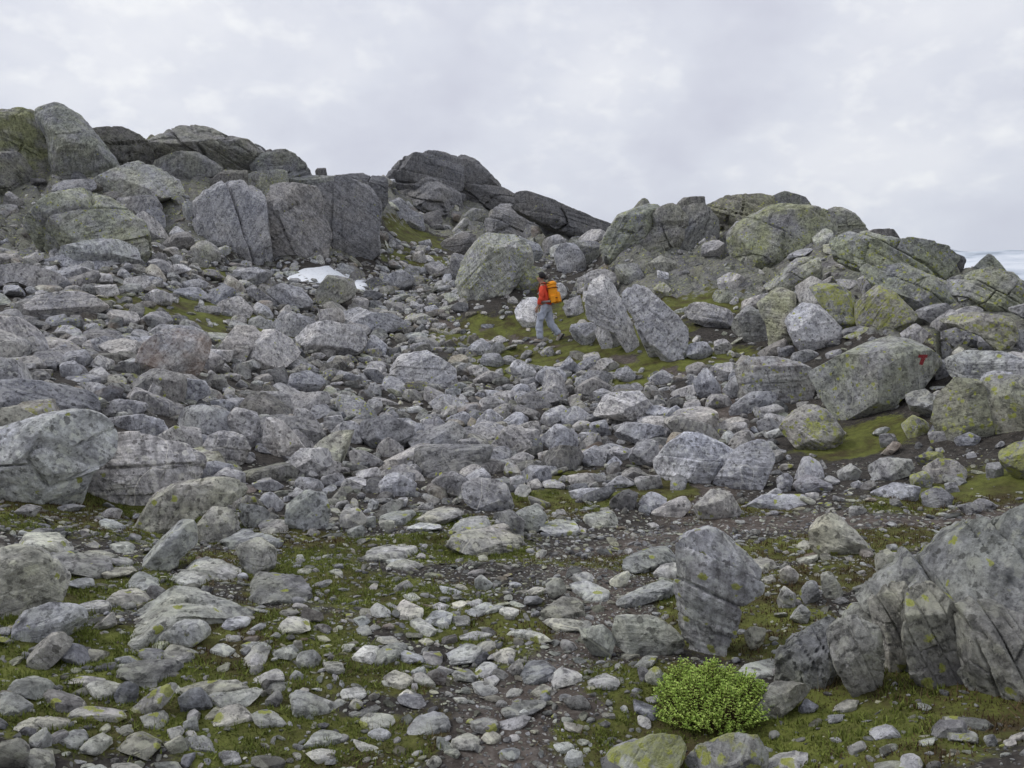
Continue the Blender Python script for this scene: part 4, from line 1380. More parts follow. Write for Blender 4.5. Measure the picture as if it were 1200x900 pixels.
def build_rock(pix, op, label, phrase, i):
    global NT
    uv, rc, T, udir, wdir, spx, rg = seat(pix, op['d'], op['b'])
    c = poly_centroid(uv)
    if pix[:, 1].max() > 610:
        op['g'] = max(op['g'], 3.0); op['l'] += 0.5      # the low ground is damp and lichened
    rs = np.random.default_rng(1000 + i)
    lv = 7 if spx > 240 else 6 if spx > 84 else 5 if spx > 40 else 4
    if op['k'] == 'O' and op['r'] < 7:
        op['r'] = max(1.0, op['r'] - 2.5)
        if pix[:, 1].max() < 310:
            op['t'] -= 0.8; op['c'] += 1.5
    elif op['r'] < 7:
        op['r'] = max(1.0, op['r'] - 1.2)
    NT += 20 * 4 ** (lv - 1)
    lean = None if op['a'] is None else (math.cos(R(op['a'])), math.sin(R(op['a'])), 0.3)
    w_px, h_px = np.ptp(pix[:, 0]), np.ptp(pix[:, 1])
    if pix[:, 1].max() > 615 and op['k'] != 'O' and op['r'] < 7 and w_px > 1.3 * h_px and h_px < (95 if op['k'] == 'S' else 44):
        # a stone lying flat: its outline is the rim of a plate on the ground, seen from above
        V, F, org, wm, hm, dp = lying(lv, pix, rg, rs, op)
        FOOT.append((org[0], org[1], 0.5 * wm, 0.5 * dp))
    else:
        V, F = rock_verts(lv, uv - c, T, rs, op['r'], op['s'] / 6.0, op['c'] / 4.0, grow=(1.17 if pix[:, 1].max() < 310 else 1.06) if op['k'] == 'O' else 1.05, lean=lean)
        V, org = place(V, c, rc, udir, wdir)
        F = F[:, ::-1]
        wm = np.ptp(uv[:, 0]); hm = np.ptp(uv[:, 1])
        FOOT.append((org[0], org[1], 0.5 * wm, T))
    kind = {'O': ('rock_outcrop', 'rock outcrop'), 'S': ('flat_rock', 'flat rock')}.get(op['k'])
    if kind is None:
        kind = ('boulder', 'boulder') if (label and spx > 34) else ('stone', 'stone')
    o = link(kind[0], mesh_np(kind[0], V, F, M_ROCK, True, 24), loc=org)
    o.color = rgba(op['t'] + rs.normal(0, 0.7), op['l'], op['g'], op['o'])
    if phrase:
        LAND.append((np.array(org), phrase))
    if label:
        tag(o, label, kind[1])
    else:
        AUTO.append((o, kind[1], op, wm, hm, np.array(org)))
    return o


i = 0
ox = oy = 0.0
for ln in ROCKS.strip().splitlines():
    if ln.startswith('@'):
        ox, oy, zf = (float(t) for t in ln[1:].split())
        continue
    f = (ln.strip() + '|||').split('|')
    pix = np.array([[float(q) for q in p.split(',')] for p in f[0].split()]) / zf + (ox, oy)
    build_rock(pix, opts_of(f[1]), f[2].strip(), f[3].strip(), i)
    i += 1

# ------------------------------------------------------------------ the boulder with the red painted mark
pix = np.array([(445, 712), (560, 652), (640, 615), (720, 588), (790, 600), (850, 628), (892, 662), (898, 712), (830, 760), (760, 795), (700, 842), (560, 888),
                (515, 862), (470, 785)]) / 3.0 + (800, 200)
uv, rc, T, udir, wdir, spx, rg = seat(pix, 9)
c = poly_centroid(uv)
rs = np.random.default_rng(77)
mpp = rc / FPX                       # metres per pixel at its distance
P_ = uv - c


def pl(n, px, py, dep):
    n = np.array(n, float); n /= np.linalg.norm(n)
    v = ray(px, py); k_ = rc / (v[0] * wdir[0] + v[1] * wdir[1])
    q = np.array([(v[0] * udir[0] + v[1] * udir[1]) * k_ - c[0], CAM[2] + v[2] * k_ - c[1], dep])
    return (n, float(n @ q))


planes = [pl((-.34, .06, -.94), 1024, 448, -0.85 * T), pl((.34, -.12, -.93), 1024, 448, -0.85 * T), pl((-.25, .93, -.27), 985, 419, -0.62 * T), pl((.22, .93, -.28), 1060, 404.5, -0.55 * T),
          pl((-.3, .2, .93), 1020, 440, 0.8 * T), pl((.5, .4, .76), 1060, 430, 0.7 * T), pl((0.05, -.8, -.6), 1000, 488, -0.4 * T)]
V, F = rock_verts(6, P_, T * 1.15, rs, 1.2, 0.35, 0.12, 0.55, planes)
V, org = place(V, c, rc, udir, wdir)
F = F[:, ::-1]
marked = link('boulder', mesh_np('boulder', V, F, M_ROCK, True, 24), loc=org)
marked.color = rgba(4.3, 2.2, 4.5, 0)
tag(marked, 'huge angular boulder carrying a red painted T', 'boulder')
FOOT.append((org[0], org[1], 0.5 * np.ptp(uv[:, 0]), T))
LAND.append((np.array(org), 'the red-marked boulder'))
# the red T, brushed on the rock: outlines laid onto its surface
bvh = BVHTree.FromPolygons([Vector(v) for v in V], [tuple(f_) for f_ in F])
tv, tf = [], []
# strokes in the picture: bar and stem, sampled as small quads
cell = 0.25
inside = []
BAR = [(1076.5, 415.5), (1087, 415.6), (1086.3, 419.6), (1075.6, 419.2)]
STEM = [(1079.6, 418.8), (1084.4, 419.2), (1081.2, 427.8), (1076.8, 427.2)]


def in_poly(x, y, pg):
    s_ = False
    for (x1, y1), (x2, y2) in zip(pg, pg[1:] + pg[:1]):
        if (y1 > y) != (y2 > y) and x < (x2 - x1) * (y - y1) / (y2 - y1) + x1:
            s_ = not s_
    return s_


vid = {}


def paint_v(ix, iy):
    if (ix, iy) in vid:
        return vid[(ix, iy)]
    d_ = Vector(ray(ix * cell, iy * cell)).normalized()
    o_ = Vector(CAM - np.array(org))
    loc, nor, _, _ = bvh.ray_cast(o_, d_)
    if loc is None:
        return None
    tv.append(tuple(loc + nor * 0.004))
    vid[(ix, iy)] = len(tv) - 1
    return vid[(ix, iy)]


for ix in range(int(1072 / cell), int(1090 / cell)):
    for iy in range(int(413 / cell), int(430 / cell)):
        x_, y_ = (ix + .5) * cell, (iy + .5) * cell
        jx = x_ + 0.2 * math.sin(iy * 1.9) + 0.15 * math.sin(ix * 2.7 + iy)
        worn = math.sin(ix * 12.9898 + iy * 78.233) * 43758.5453
        if (in_poly(jx, y_, BAR) or in_poly(jx, y_, STEM)) and worn - math.floor(worn) > 0.06:
            q4 = [paint_v(ix, iy), paint_v(ix, iy + 1), paint_v(ix + 1, iy + 1), paint_v(ix + 1, iy)]
            if None not in q4:
                tf.append(q4)
M_PAINT, t_, b_ = new_mat('red_trail_paint', 0.75)
g_ = N(t_, 'ShaderNodeNewGeometry')
t_.links.new(mixc(t_, noise(t_, g_.outputs['Position'], 30, 5, 0.6), (0.15, 0.025, 0.030), (0.36, 0.045, 0.050)), b_.inputs['Base Color'])
pm_ = link('painted_mark', mesh_np('painted_mark', tv, tf, M_PAINT), parent=marked)
pm_['label'] = 'red painted letter T'

# ------------------------------------------------------------------ scattered stones
for q_, rx_, ry_ in (((385, 325), 1.5, 1.3), ((424, 336), 0.5, 0.6)):     # nothing lies on the snow
    g_ = drop(*q_)
    FOOT.append((g_[0], g_[1], rx_, ry_))
FT = np.array(FOOT)


def proto(j, lv, flat):
    rs_ = np.random.default_rng(500 + j)
    n = rs_.integers(4, 8)
    a = np.sort(rs_.uniform(0, 2 * math.pi, n)) * 0.5 + np.linspace(0, 2 * math.pi, n, endpoint=False) * 0.5
    rr = rs_.uniform(0.72, 1.1, n)
    pg = np.stack([np.cos(a) * rr * 1.12, np.sin(a) * rr * rs_.uniform(0.72, 0.95)], 1)
    pg -= poly_centroid(pg)
    V, F = rock_verts(lv, pg, flat * rs_.uniform(0.9, 1.15), rs_, rs_.uniform(0.2, 1.8), 0.8, 0.12, 0.75)
    V = V[:, [0, 1, 2]]
    V[:, 2] *= -1
    return V, F[:, ::-1]


NP = 18
PRO = []
PCOL = bpy.data.collections.new('stone_shapes')
for j in range(NP):
    V, F = proto(j, 4, (0.45 + 0.03 * j) if j < 10 else 0.20)
    me = mesh_np('stone', V, F, M_ROCK, True, 20)
    PRO.append(me)
    ob = bpy.data.objects.new('stone_shape_%02d' % j, mesh_np('stone', V, F, M_LOOSE if j < 10 else M_CHIP, True, 20))
    PCOL.objects.link(ob)


def in_fan(n, r0, r1, a0=-54, a1=54):
    th = rng.uniform(R(a0), R(a1), n)
    r = np.sqrt(rng.uniform(r0 ** 2, r1 ** 2, n))
    return r * np.sin(th), r * np.cos(th)


SCREE = [(0, 300), (120, 290), (230, 285), (330, 300), (430, 262), (540, 290), (545, 350), (560, 380), (700, 425), (860, 430), (930, 470), (900, 560), (760, 590), (600, 600), (560, 575), (430, 635), (330, 640), (230, 560), (230, 500), (0, 470), (-200, 470), (-200, 300)]


ST = []            # accepted stones: x y radius shape flat
GRID = {}


def try_add(x, y, s, tight, flat):
    gs = 0.5
    gi, gj = int(x // gs), int(y // gs)
    for a in (-1, 0, 1):
        for b in (-1, 0, 1):
            for (x2, y2, s2) in GRID.get((gi + a, gj + b), ()):
                if (x - x2) ** 2 + (y - y2) ** 2 < (tight * (s + s2)) ** 2:
                    return False
    GRID.setdefault((gi, gj), []).append((x, y, s))
    ST.append((x, y, s, flat))
    return True


def scatter(n, smin, smax, r0, r1, want, tight, flat, expo=2.0):
    """sizes fall off by a power law; the largest are set down first"""
    n = int(n * 1.35)          # the fan reaches well past both sides of the view
    u = np.sort(rng.uniform(0, 1, n))
    s = (smin ** -expo + u * (smax ** -expo - smin ** -expo)) ** (-1 / expo)
    s = np.sort(s)[::-1]
    x, y = in_fan(n, r0, r1)
    z = hgt(x, y)
    px, py, dep = project(np.stack([x, y, z], 1))
    ms, pa = covers(x, y)
    ok = rng.uniform(0, 1, n) < want(px, py, x, y, ms, pa)
    d2 = ((x[:, None] - FT[None, :, 0]) / (FT[None, :, 2] * 0.72)) ** 2 + ((y[:, None] - FT[None, :, 1]) / (FT[None, :, 3] * 0.62 + 0.02)) ** 2
    ok &= (d2.min(1) > 1.0) & ~((px > 690) & (py < 262))      # none perched on the near hill's crest
    for j in np.nonzero(ok)[0]:
        try_add(x[j], y[j], s[j], tight, flat)


def w_scree(px, py, x, y, ms, pa):
    return np.where(poly_mask(px, py, SCREE), np.clip(1.0 - 0.75 * (ms > 0.45) - 0.7 * (pa > 0.5), 0.06, 1), 0.0)


def w_hill(px, py, x, y, ms, pa):
    return np.where(poly_mask(px, py, SCREE), 0.0, np.clip(0.5 - 0.42 * (ms > 0.5) - 0.4 * (pa > 0.5), 0.04, 1) * np.where(poly_mask(px, py, HILLS[0]) | poly_mask(px, py, HILLS[1]), 0.75, 1.0))


def w_crag(px, py, x, y, ms, pa):
    return np.where(poly_mask(px, py, HILLS[0]) | poly_mask(px, py, HILLS[1]), np.clip(0.9 - 0.8 * (ms > 0.5), 0.05, 1), 0.0)


def w_near(px, py, x, y, ms, pa):
    heath = (px > 760) & (py > 600)
    return np.clip(np.where(py > 600, 0.85, 0.5) - 0.30 * (ms > 0.55) - 0.35 * (pa > 0.7) - 0.30 * heath, 0.05, 1)


def w_path(px, py, x, y, ms, pa):
    return np.clip(0.42 + 0.7 * (pa > 0.2) - 0.5 * (ms > 0.5) + 0.35 * ((px > 820) & (py > 590) & (py < 680)), 0.06, 1)


scatter(1500, 0.32, 0.75, 13.0, 46, w_crag, 0.62, 0, 2.2)
scatter(7000, 0.14, 0.45, 8.0, 34, w_scree, 0.56, 0, 2.2)
scatter(22000, 0.065, 0.16, 7.0, 32, w_scree, 0.58, 0, 2.0)
scatter(5200, 0.10, 0.40, 7.5, 34, w_hill, 0.72, 0, 2.4)
scatter(14000, 0.05, 0.13, 7.0, 30, w_hill, 0.66, 0, 2.2)
scatter(4200, 0.026, 0.085, 2.2, 7.5, w_near, 0.62, 1, 2.8)
scatter(15000, 0.010, 0.027, 2.0, 7.0, w_near, 0.66, 1, 2.0)
scatter(42000, 0.005, 0.015, 2.0, 5.5, w_path, 0.85, 1, 2.0)
scatter(14000, 0.011, 0.045, 4.0, 9.0, w_path, 0.66, 1, 2.0)
ST = np.array(ST)
sx, sy, ss, sf = ST.T
sz = hgt(sx, sy)
spx_, spy_, sdep = project(np.stack([sx, sy, sz], 1))
psize = ss / sdep * FPX * 2
e_ = 0.25 * np.maximum(ss, 0.05)
nx_ = (hgt(sx - e_, sy) - hgt(sx + e_, sy)) / (2 * e_)
ny_ = (hgt(sx, sy - e_) - hgt(sx, sy + e_)) / (2 * e_)
NS = len(ST)
pick = np.where(sf > 0, np.where(rng.uniform(0, 1, NS) < 0.7, rng.integers(10, NP, NS), rng.integers(0, 10, NS)), np.where(rng.uniform(0, 1, NS) < 0.8, rng.integers(0, 10, NS), rng.integers(10, NP, NS)))
rz = rng.uniform(0, 2 * math.pi, NS)
tilt = np.where(sf > 0, 0.16, 0.30)
rotx = np.clip(ny_, -0.5, 0.5) * -1 + rng.normal(0, 1, NS) * tilt
roty = np.clip(nx_, -0.5, 0.5) + rng.normal(0, 1, NS) * tilt
scl = np.stack([ss * rng.uniform(0.85, 1.2, NS), ss * rng.uniform(0.75, 1.05, NS), ss * rng.uniform(0.75, 1.25, NS)], 1)
lift = np.where(pick < 10, 0.16, 0.06) * scl[:, 2]
POS = np.stack([sx, sy, sz + lift], 1)
ROT = np.zeros((NS, 3))
for j in range(NS):
    m_ = Matrix.Rotation(roty[j], 3, 'Y') @ Matrix.Rotation(rotx[j], 3, 'X') @ Matrix.Rotation(rz[j], 3, 'Z')
    ROT[j] = m_.to_euler()[:]
seen = (spx_ > 5) & (spx_ < 1195) & (spy_ < 895) & (spy_ > 120) & (psize < 60)
score = np.where(seen, psize, 0)
N_IND = 170
order = np.argsort(-score)
single = order[:N_IND]
for j in single:
    o = link('scree_block', PRO[pick[j]], loc=POS[j])
    o.rotation_euler = ROT[j]
    o.scale = scl[j]
    op = opts_of('t5'); rs_ = np.random.default_rng(int(j))
    op['t'] = 5 + rs_.normal(0, 1.0); op['l'] = rs_.uniform(0, 1.5); op['r'] = 4
    o.color = rgba(op['t'], op['l'], 0, 0)
    fl = 0.5 if pick[j] < 10 else 0.28
    AUTO.append((o, 'rock', op, 2 * ss[j], 2 * ss[j] * fl, POS[j]))
rest = np.setdiff1d(np.arange(NS), single)

ng = bpy.data.node_groups.new('lay_stones', 'GeometryNodeTree')
ng.interface.new_socket('Geometry', in_out='INPUT', socket_type='NodeSocketGeometry')
ng.interface.new_socket('Geometry', in_out='OUTPUT', socket_type='NodeSocketGeometry')
gi = ng.nodes.new('NodeGroupInput'); go = ng.nodes.new('NodeGroupOutput')
ci = ng.nodes.new('GeometryNodeCollectionInfo')
ci.inputs['Collection'].default_value = PCOL
ci.inputs['Separate Children'].default_value = True
ci.inputs['Reset Children'].default_value = True
ip = ng.nodes.new('GeometryNodeInstanceOnPoints')
ip.inputs['Pick Instance'].default_value = True


def named(nm, ty):
    n = ng.nodes.new('GeometryNodeInputNamedAttribute')
    n.data_type = ty
    n.inputs['Name'].default_value = nm
    return n.outputs[0]


e2r = ng.nodes.new('FunctionNodeEulerToRotation')
ng.links.new(named('rot', 'FLOAT_VECTOR'), e2r.inputs[0])
ng.links.new(gi.outputs[0], ip.inputs['Points'])
ng.links.new(ci.outputs[0], ip.inputs['Instance'])
ng.links.new(named('shape', 'INT'), ip.inputs['Instance Index'])
ng.links.new(e2r.outputs[0], ip.inputs['Rotation'])
ng.links.new(named('size', 'FLOAT_VECTOR'), ip.inputs['Scale'])
ng.links.new(ip.outputs[0], go.inputs[0])


def lay(name, sel):
    me = bpy.data.meshes.new(name)
    me.vertices.add(len(sel))
    me.vertices.foreach_set('co', POS[sel].astype(np.float32).ravel())
    for nm, ty, arr, key in (('rot', 'FLOAT_VECTOR', ROT[sel], 'vector'), ('size', 'FLOAT_VECTOR', scl[sel], 'vector')):
        a_ = me.attributes.new(nm, ty, 'POINT')
        a_.data.foreach_set(key, arr.astype(np.float32).ravel())
    a_ = me.attributes.new('shape', 'INT', 'POINT')
    a_.data.foreach_set('value', pick[sel].astype(np.int32))
    o = link(name, me)
    md = o.modifiers.new('lay', 'NODES')
    md.node_group = ng
    return o


tag(lay('scree', rest[ss[rest] >= 0.06]), 'grey scree of small broken stones filling the slope', 'scree', kind='stuff')
tag(lay('gravel', rest[ss[rest] < 0.06]), 'small grey stones and gravel strewn over the ground', 'gravel', kind='stuff')

# ------------------------------------------------------------------ labels of the smaller stones: look first, then the landmark they lie by
LP = np.array([p for p, _ in LAND])


def describe(op, wm, hm, pos):
    size = 'tiny' if wm < 0.07 else 'small' if wm < 0.2 else 'mid-sized' if wm < 0.7 else 'large'
    tone = 'dark grey' if op['t'] < 3.8 else 'grey' if op['t'] < 5.6 else 'light grey' if op['t'] < 7 else 'pale'
    ar = wm / max(hm, 1e-3)
    shape = 'flat' if ar > 2.3 else 'upright' if ar < 0.95 else 'rounded' if op['r'] >= 5 else 'angular'
    extra = 'rusty ' if op['o'] >= 2 else 'yellow-lichened ' if op['l'] >= 4 else 'greenish ' if op['g'] >= 3 else ''
    d = np.linalg.norm((LP - pos) * np.array([1, 1, 0.5]), axis=1)
    j = int(np.argmin(d))
    rel = 'beside' if d[j] < 1.2 else 'near'
    return f'{size} {extra}{tone} {shape}', rel, LAND[j][1]


byl = {}
ORD = ['', 'second', 'third', 'fourth', 'fifth', 'sixth', 'seventh', 'eighth', 'ninth', 'tenth', 'eleventh', 'twelfth']
for rec in AUTO:
    o, kd, op, wm, hm, pos = rec
    a, rel, ph_ = describe(op, wm, hm, pos)
    byl.setdefault((a, kd, rel, ph_), []).append((wm, o))
for (a, kd, rel, ph_), lst in byl.items():
    lst.sort(key=lambda q: -q[0])
    for j, (wm, o) in enumerate(lst):
        word = a
        if len(lst) > 1:
            word = ('largest ' if j == 0 else 'smallest ' if j == len(lst) - 1 else ORD[min(j, len(ORD) - 1)] + '-largest ') + a
        tag(o, f'{word} {kd} {rel} {ph_}', kd)
        if len(lst) > 1:
            o['group'] = f'{a} {kd}s {rel} {ph_}'
print('ROCK TRIS', NT, 'scatter', NS, 'auto', len(AUTO))

# ------------------------------------------------------------------ snow patches
M_SNOW, t_, b_ = new_mat('old_snow', 0.6)
g_ = N(t_, 'ShaderNodeNewGeometry')
sc_ = mixc(t_, noise(t_, g_.outputs['Position'], 3, 6, 0.6), (0.78, 0.82, 0.87), (0.90, 0.92, 0.94))
t_.links.new(mixc(t_, math_node(t_, 'MULTIPLY', ramp(t_, noise(t_, g_.outputs['Position'], 9, 8, 0.75), [(0.55, 0.0), (0.66, 1.0)]), 0.5), sc_, (0.34, 0.32, 0.30)), b_.inputs['Base Color'])
bp_ = N(t_, 'ShaderNodeBump', Strength=0.3, Distance=0.05)
t_.links.new(noise(t_, g_.outputs['Position'], 6, 5, 0.6), bp_.inputs['Height'])
t_.links.new(bp_.outputs[0], b_.inputs['Normal'])


def snow(pixs, label, thick):
    pts = np.array([drop(*p)[:2] for p in pixs])
    c = poly_centroid(pts)
    pts = c + (pts - c) * np.array([1.25, 1.05])
    RT = radial(pts - c, 5.0)
    nr, na = 14, 72
    V, F = [(c[0], c[1], 0.0)], []
    for i_ in range(1, nr + 1):
        for k_ in range(na):
            a = -math.pi + 2 * math.pi * k_ / na
            r_ = np.interp(a, PHI, RT) * i_ / nr
            V.append((c[0] + math.cos(a) * r_, c[1] + math.sin(a) * r_, i_ / nr))
    V = np.array(V)
    gz = hgt(V[:, 0], V[:, 1])
    s_ = V[:, 2].copy()
    V[:, 2] = gz + thick * (1 - s_ ** 5) - 0.10 * s_ ** 8 + 0.03 * fbm(V * 1.2, 3)
    for k_ in range(na):
        F.append((0, 1 + k_, 1 + (k_ + 1) % na, 1 + (k_ + 1) % na))
    F3 = [(0, 1 + k_, 1 + (k_ + 1) % na) for k_ in range(na)]
    for i_ in range(nr - 1):
        for k_ in range(na):
            a, b = 1 + i_ * na + k_, 1 + i_ * na + (k_ + 1) % na
            F3 += [(a, a + na, b + na), (a, b + na, b)]
    org = np.array([c[0], c[1], float(hgt(*c))])
    o = link('snow_patch', mesh_np('snow_patch', V - org, F3, M_SNOW), loc=org)
    tag(o, label, 'snow')


snow([(337, 330), (345, 322), (365, 318), (383, 313), (402, 312), (420, 318), (423, 325), (412, 331), (380, 334), (352, 333)], 'larger white patch of old snow lying in the scree below the cliff', 0.06)
snow([(414, 336), (418, 330), (431, 329), (433, 334), (427, 342), (416, 343)], 'smaller white patch of old snow behind the squarish olive-grey boulder', 0.12)

# ------------------------------------------------------------------ moss, heath and grass close to the camera
M_MOSS = leaf_material('moss_green', (0.060, 0.070, 0.014), (0.128, 0.158, 0.032), (0.215, 0.255, 0.052), 5.0, 0.8, 0.15)
M_HEATH = leaf_material('brown_heath', (0.035, 0.022, 0.014), (0.085, 0.058, 0.030), (0.15, 0.105, 0.05), 4.0, 0.85, 0.1)
M_STRAW = leaf_material('dry_grass', (0.10, 0.085, 0.04), (0.24, 0.20, 0.10), (0.40, 0.35, 0.20), 6.0, 0.8, 0.2)


def blades(n, r0, r1, keep, hmin, hmax, wid, lean, name, mat, fan=(-46, 46), around=None, per=1):
    if around is None:
        x, y = in_fan(n, r0, r1, *fan)
    else:
        x = around[0] + rng.normal(0, around[2], n); y = around[1] + rng.normal(0, around[3], n)
    ms, pa = covers(x, y)
    ok = keep(x, y, ms, pa)
    x, y = x[ok], y[ok]
    z = hgt(x, y) - 0.003
    n = len(x)
    h = rng.uniform(hmin, hmax, n) * np.clip(1 + 2.2 * fbm(np.stack([x, y, 0 * x], 1) * 9.0, 2), 0.45, 2.0)
    a = rng.uniform(0, 2 * math.pi, n)
    ln_ = np.abs(rng.normal(0, lean, n))
    dx, dy = np.cos(a), np.sin(a)
    wv = wid * rng.uniform(0.6, 1.4, n)
    B = np.stack([x, y, z], 1)
    side = np.stack([-dy, dx, 0 * dx], 1) * wv[:, None]
    tip = B + np.stack([dx * ln_ * h, dy * ln_ * h, h * (1 - 0.35 * np.clip(ln_, 0, 1))], 1)
    V = np.stack([B - side, B + side, tip], 1).reshape(-1, 3)
    F3 = np.arange(3 * n).reshape(-1, 3)
    return link(name, mesh_np(name, V, F3, mat, False))


def heathy(x, y, ms):
    p = np.stack([x, y, 0 * x], 1)
    return pnoise(p * 1.3 + 7.7) + 0.25 * np.clip(x / 2.0, -1, 1)


tag(blades(500000, 2.0, 7.8, lambda x, y, m_, p_: (m_ - 0.35 * p_ + rng.normal(0, 0.10, len(x)) > 0.40) & (heathy(x, y, m_) < 0.04), 0.008, 0.026, 0.0036, 0.8, 'moss', M_MOSS),
    'short olive moss growing between the stones', 'moss', kind='stuff')
tag(blades(240000, 2.0, 7.5, lambda x, y, m_, p_: (m_ - 0.3 * p_ + rng.normal(0, 0.10, len(x)) > 0.34) & (heathy(x, y, m_) > -0.02), 0.008, 0.028, 0.0030, 0.8, 'heath', M_HEATH),
    'brown heath and dry moss between the stones', 'heath', kind='stuff')
for k_, (px, py, rx, ry, n, hh, lab) in enumerate([
        (1020, 800, 0.20, 0.10, 90, 0.15, 'thin dry grass stalks on the heath at the foot of the big outcrop'),
        (390, 684, 0.06, 0.04, 60, 0.11, 'straw-coloured grass tuft at the end of the long fluted slab'),
        (470, 860, 0.10, 0.06, 90, 0.06, 'tuft of short grass beside the blue-grey wedge stone')]):
    g0 = drop(px, py)
    tag(blades(n, 0, 0, lambda x, y, m_, p_: np.ones(len(x), bool), hh * 0.5, hh, 0.0011, 0.55, 'grass_tuft', M_STRAW, around=(g0[0], g0[1], rx, ry)), lab, 'grass', kind='stuff')

# ------------------------------------------------------------------ the bright green shrub
g0 = drop(846, 858)
shrub = bpy.data.objects.new('shrub', None)
COL.objects.link(shrub)
shrub.location = g0
tag(shrub, 'bright green low leafy shrub growing beside the outcrop', 'shrub')
M_LEAF = leaf_material('shrub_leaf', (0.220, 0.340, 0.055), (0.440, 0.600, 0.130), (0.680, 0.780, 0.240), 14.0, 0.5, 0.35)
M_TWIG = cloth_material('shrub_twig', (0.10, 0.07, 0.04), 80)
mp = np.hypot(g0[0], g0[1]) / FPX
rxs = 66 * mp
LV, LF, TV, TF = [], [], [], []
rs_ = np.random.default_rng(5)


def add_leaf(p, d, L, W):
    d = d / np.linalg.norm(d)
    s_ = np.cross(d, (0, 0, 1.0)); s_ /= max(np.linalg.norm(s_), 1e-6)
    u_ = np.cross(s_, d)
    b0 = len(LV)
    for a_, b_, c_ in ((0, 0, 0), (0.35, 0.8, 0.12), (0.75, 0.75, 0.10), (1.0, 0, -0.05), (0.75, -0.75, 0.10), (0.35, -0.8, 0.12), (0.55, 0, 0.0)):
        LV.append(p + d * a_ * L + s_ * b_ * W + u_ * c_ * L)
    for k_ in range(6):
        LF.append((b0 + 6, b0 + k_, b0 + (k_ + 1) % 6))


for _ in range(1450):
    a = rs_.uniform(0, 2 * math.pi); r_ = math.sqrt(rs_.uniform(0, 1))
    bx, by = math.cos(a) * r_ * rxs * 1.03, math.sin(a) * r_ * 0.25 + 0.15
    lump = 1 + 0.30 * math.sin(bx * 24 + 1) * math.cos(by * 27) + 0.12 * math.sin(bx * 61)
    top = (0.108 * math.sqrt(max(0.0, 1 - r_ ** 2.6)) + 0.028) * lump * rs_.uniform(0.80, 1.08)
    gz = float(hgt(g0[0] + bx, g0[1] + by)) - g0[2]
    tip = np.array([bx * 1.04 + rs_.normal(0, 0.008), by + rs_.normal(0, 0.008), gz + top])
    root = np.array([bx * 0.75, 0.15 + (by - 0.15) * 0.75, gz])
    sd_ = np.array([0.0016, 0, 0])
    b0 = len(TV)
    TV += [root - sd_, root + sd_, tip + sd_ * 0.5, tip - sd_ * 0.5]
    TF.append((b0, b0 + 1, b0 + 2, b0 + 3))
    ax = tip - root
    ax /= np.linalg.norm(ax)
    for lev in range(4):
        q = tip - ax * lev * 0.014
        for k_ in range(4 if lev < 2 else 3):
            aa = rs_.uniform(0, 2 * math.pi)
            d = np.array([math.cos(aa), math.sin(aa), 0.75 - 0.25 * lev]) + ax * 0.3 + rs_.normal(0, 0.15, 3)
            add_leaf(q, d, rs_.uniform(0.006, 0.011), rs_.uniform(0.0026, 0.0045))
link('foliage', mesh_np('foliage', np.array(LV), np.array(LF), M_LEAF), parent=shrub)
link('stem', mesh_np('stem', np.array(TV), np.array(TF), M_TWIG), parent=shrub)

# ------------------------------------------------------------------ the hiker
hp = drop(640, 402.5)
D_H = np.hypot(hp[0], hp[1])
S_H = 82.0 / FPX * D_H / 1.76           # the figure is 82 px tall where it stands
person = bpy.data.objects.new('person', None)
COL.objects.link(person)
person.location = hp
view = math.atan2(hp[0], hp[1])
person.rotation_euler = (0, 0, R(180 - 14) - view)   # local +x is the walking direction
person.scale = (S_H,) * 3
tag(person, 'hiker in red jacket and grey-blue cargo trousers walking with an orange backpack', 'person')

M_SKIN = cloth_material('skin', (0.42, 0.25, 0.18), 40, 0.1, 0.6, 0.05)
M_RED = cloth_material('red_jacket_cloth', (0.74, 0.085, 0.045), 30, 0.18, 0.8, 0.7)
M_TROUS = cloth_material('trouser_cloth', (0.40, 0.43, 0.51), 14, 0.28, 0.9, 0.9)
M_HAIR = cloth_material('dark_hair', (0.018, 0.015, 0.016), 90, 0.4, 0.6, 0.5)
M_SHOE = cloth_material('shoe_leather', (0.33, 0.30, 0.27), 40, 0.2, 0.8, 0.3)
M_SOLE = cloth_material('shoe_sole', (0.05, 0.05, 0.05), 40, 0.2, 0.8, 0.2)
M_ORANGE = cloth_material('orange_pack_cloth', (0.88, 0.34, 0.018), 26, 0.14, 0.7, 0.6)
M_STRAP = cloth_material('pack_strap', (0.16, 0.05, 0.02), 26, 0.2, 0.8, 0.3)
M_BLACK = cloth_material('glove_black', (0.02, 0.02, 0.022), 26, 0.2, 0.8, 0.3)


def skinned(name, joints, edges, mat, parent, root=0, sub=2, fold=0.0):
    """joints: name -> (x, y, z, rx, ry); edges join them; the surface is grown with a Skin modifier"""
    keys = list(joints)
    me = bpy.data.meshes.new(name)
    me.from_pydata([joints[k][:3] for k in keys], [(keys.index(a), keys.index(b)) for a, b in edges], [])
    o = link(name, me, parent)
    sk = o.modifiers.new('skin', 'SKIN')
    sk.use_smooth_shade = True
    sk.branch_smoothing = 0.6
    if not me.skin_vertices:
        me.skin_vertices.new(name='')
    for v, k in zip(me.skin_vertices[0].data, keys):
        v.radius = joints[k][3:5]
        v.use_root = (keys.index(k) == root)
    ss_ = o.modifiers.new('subdivide', 'SUBSURF')
    ss_.levels = ss_.render_levels = sub
    if fold:
        tx = bpy.data.textures.new(name + '_folds', 'CLOUDS')
        tx.noise_scale = 0.10
        dm = o.modifiers.new('folds', 'DISPLACE')
        dm.texture = tx; dm.strength = fold; dm.mid_level = 0.5; dm.texture_coords = 'LOCAL'
    me.materials.append(mat)
    return o


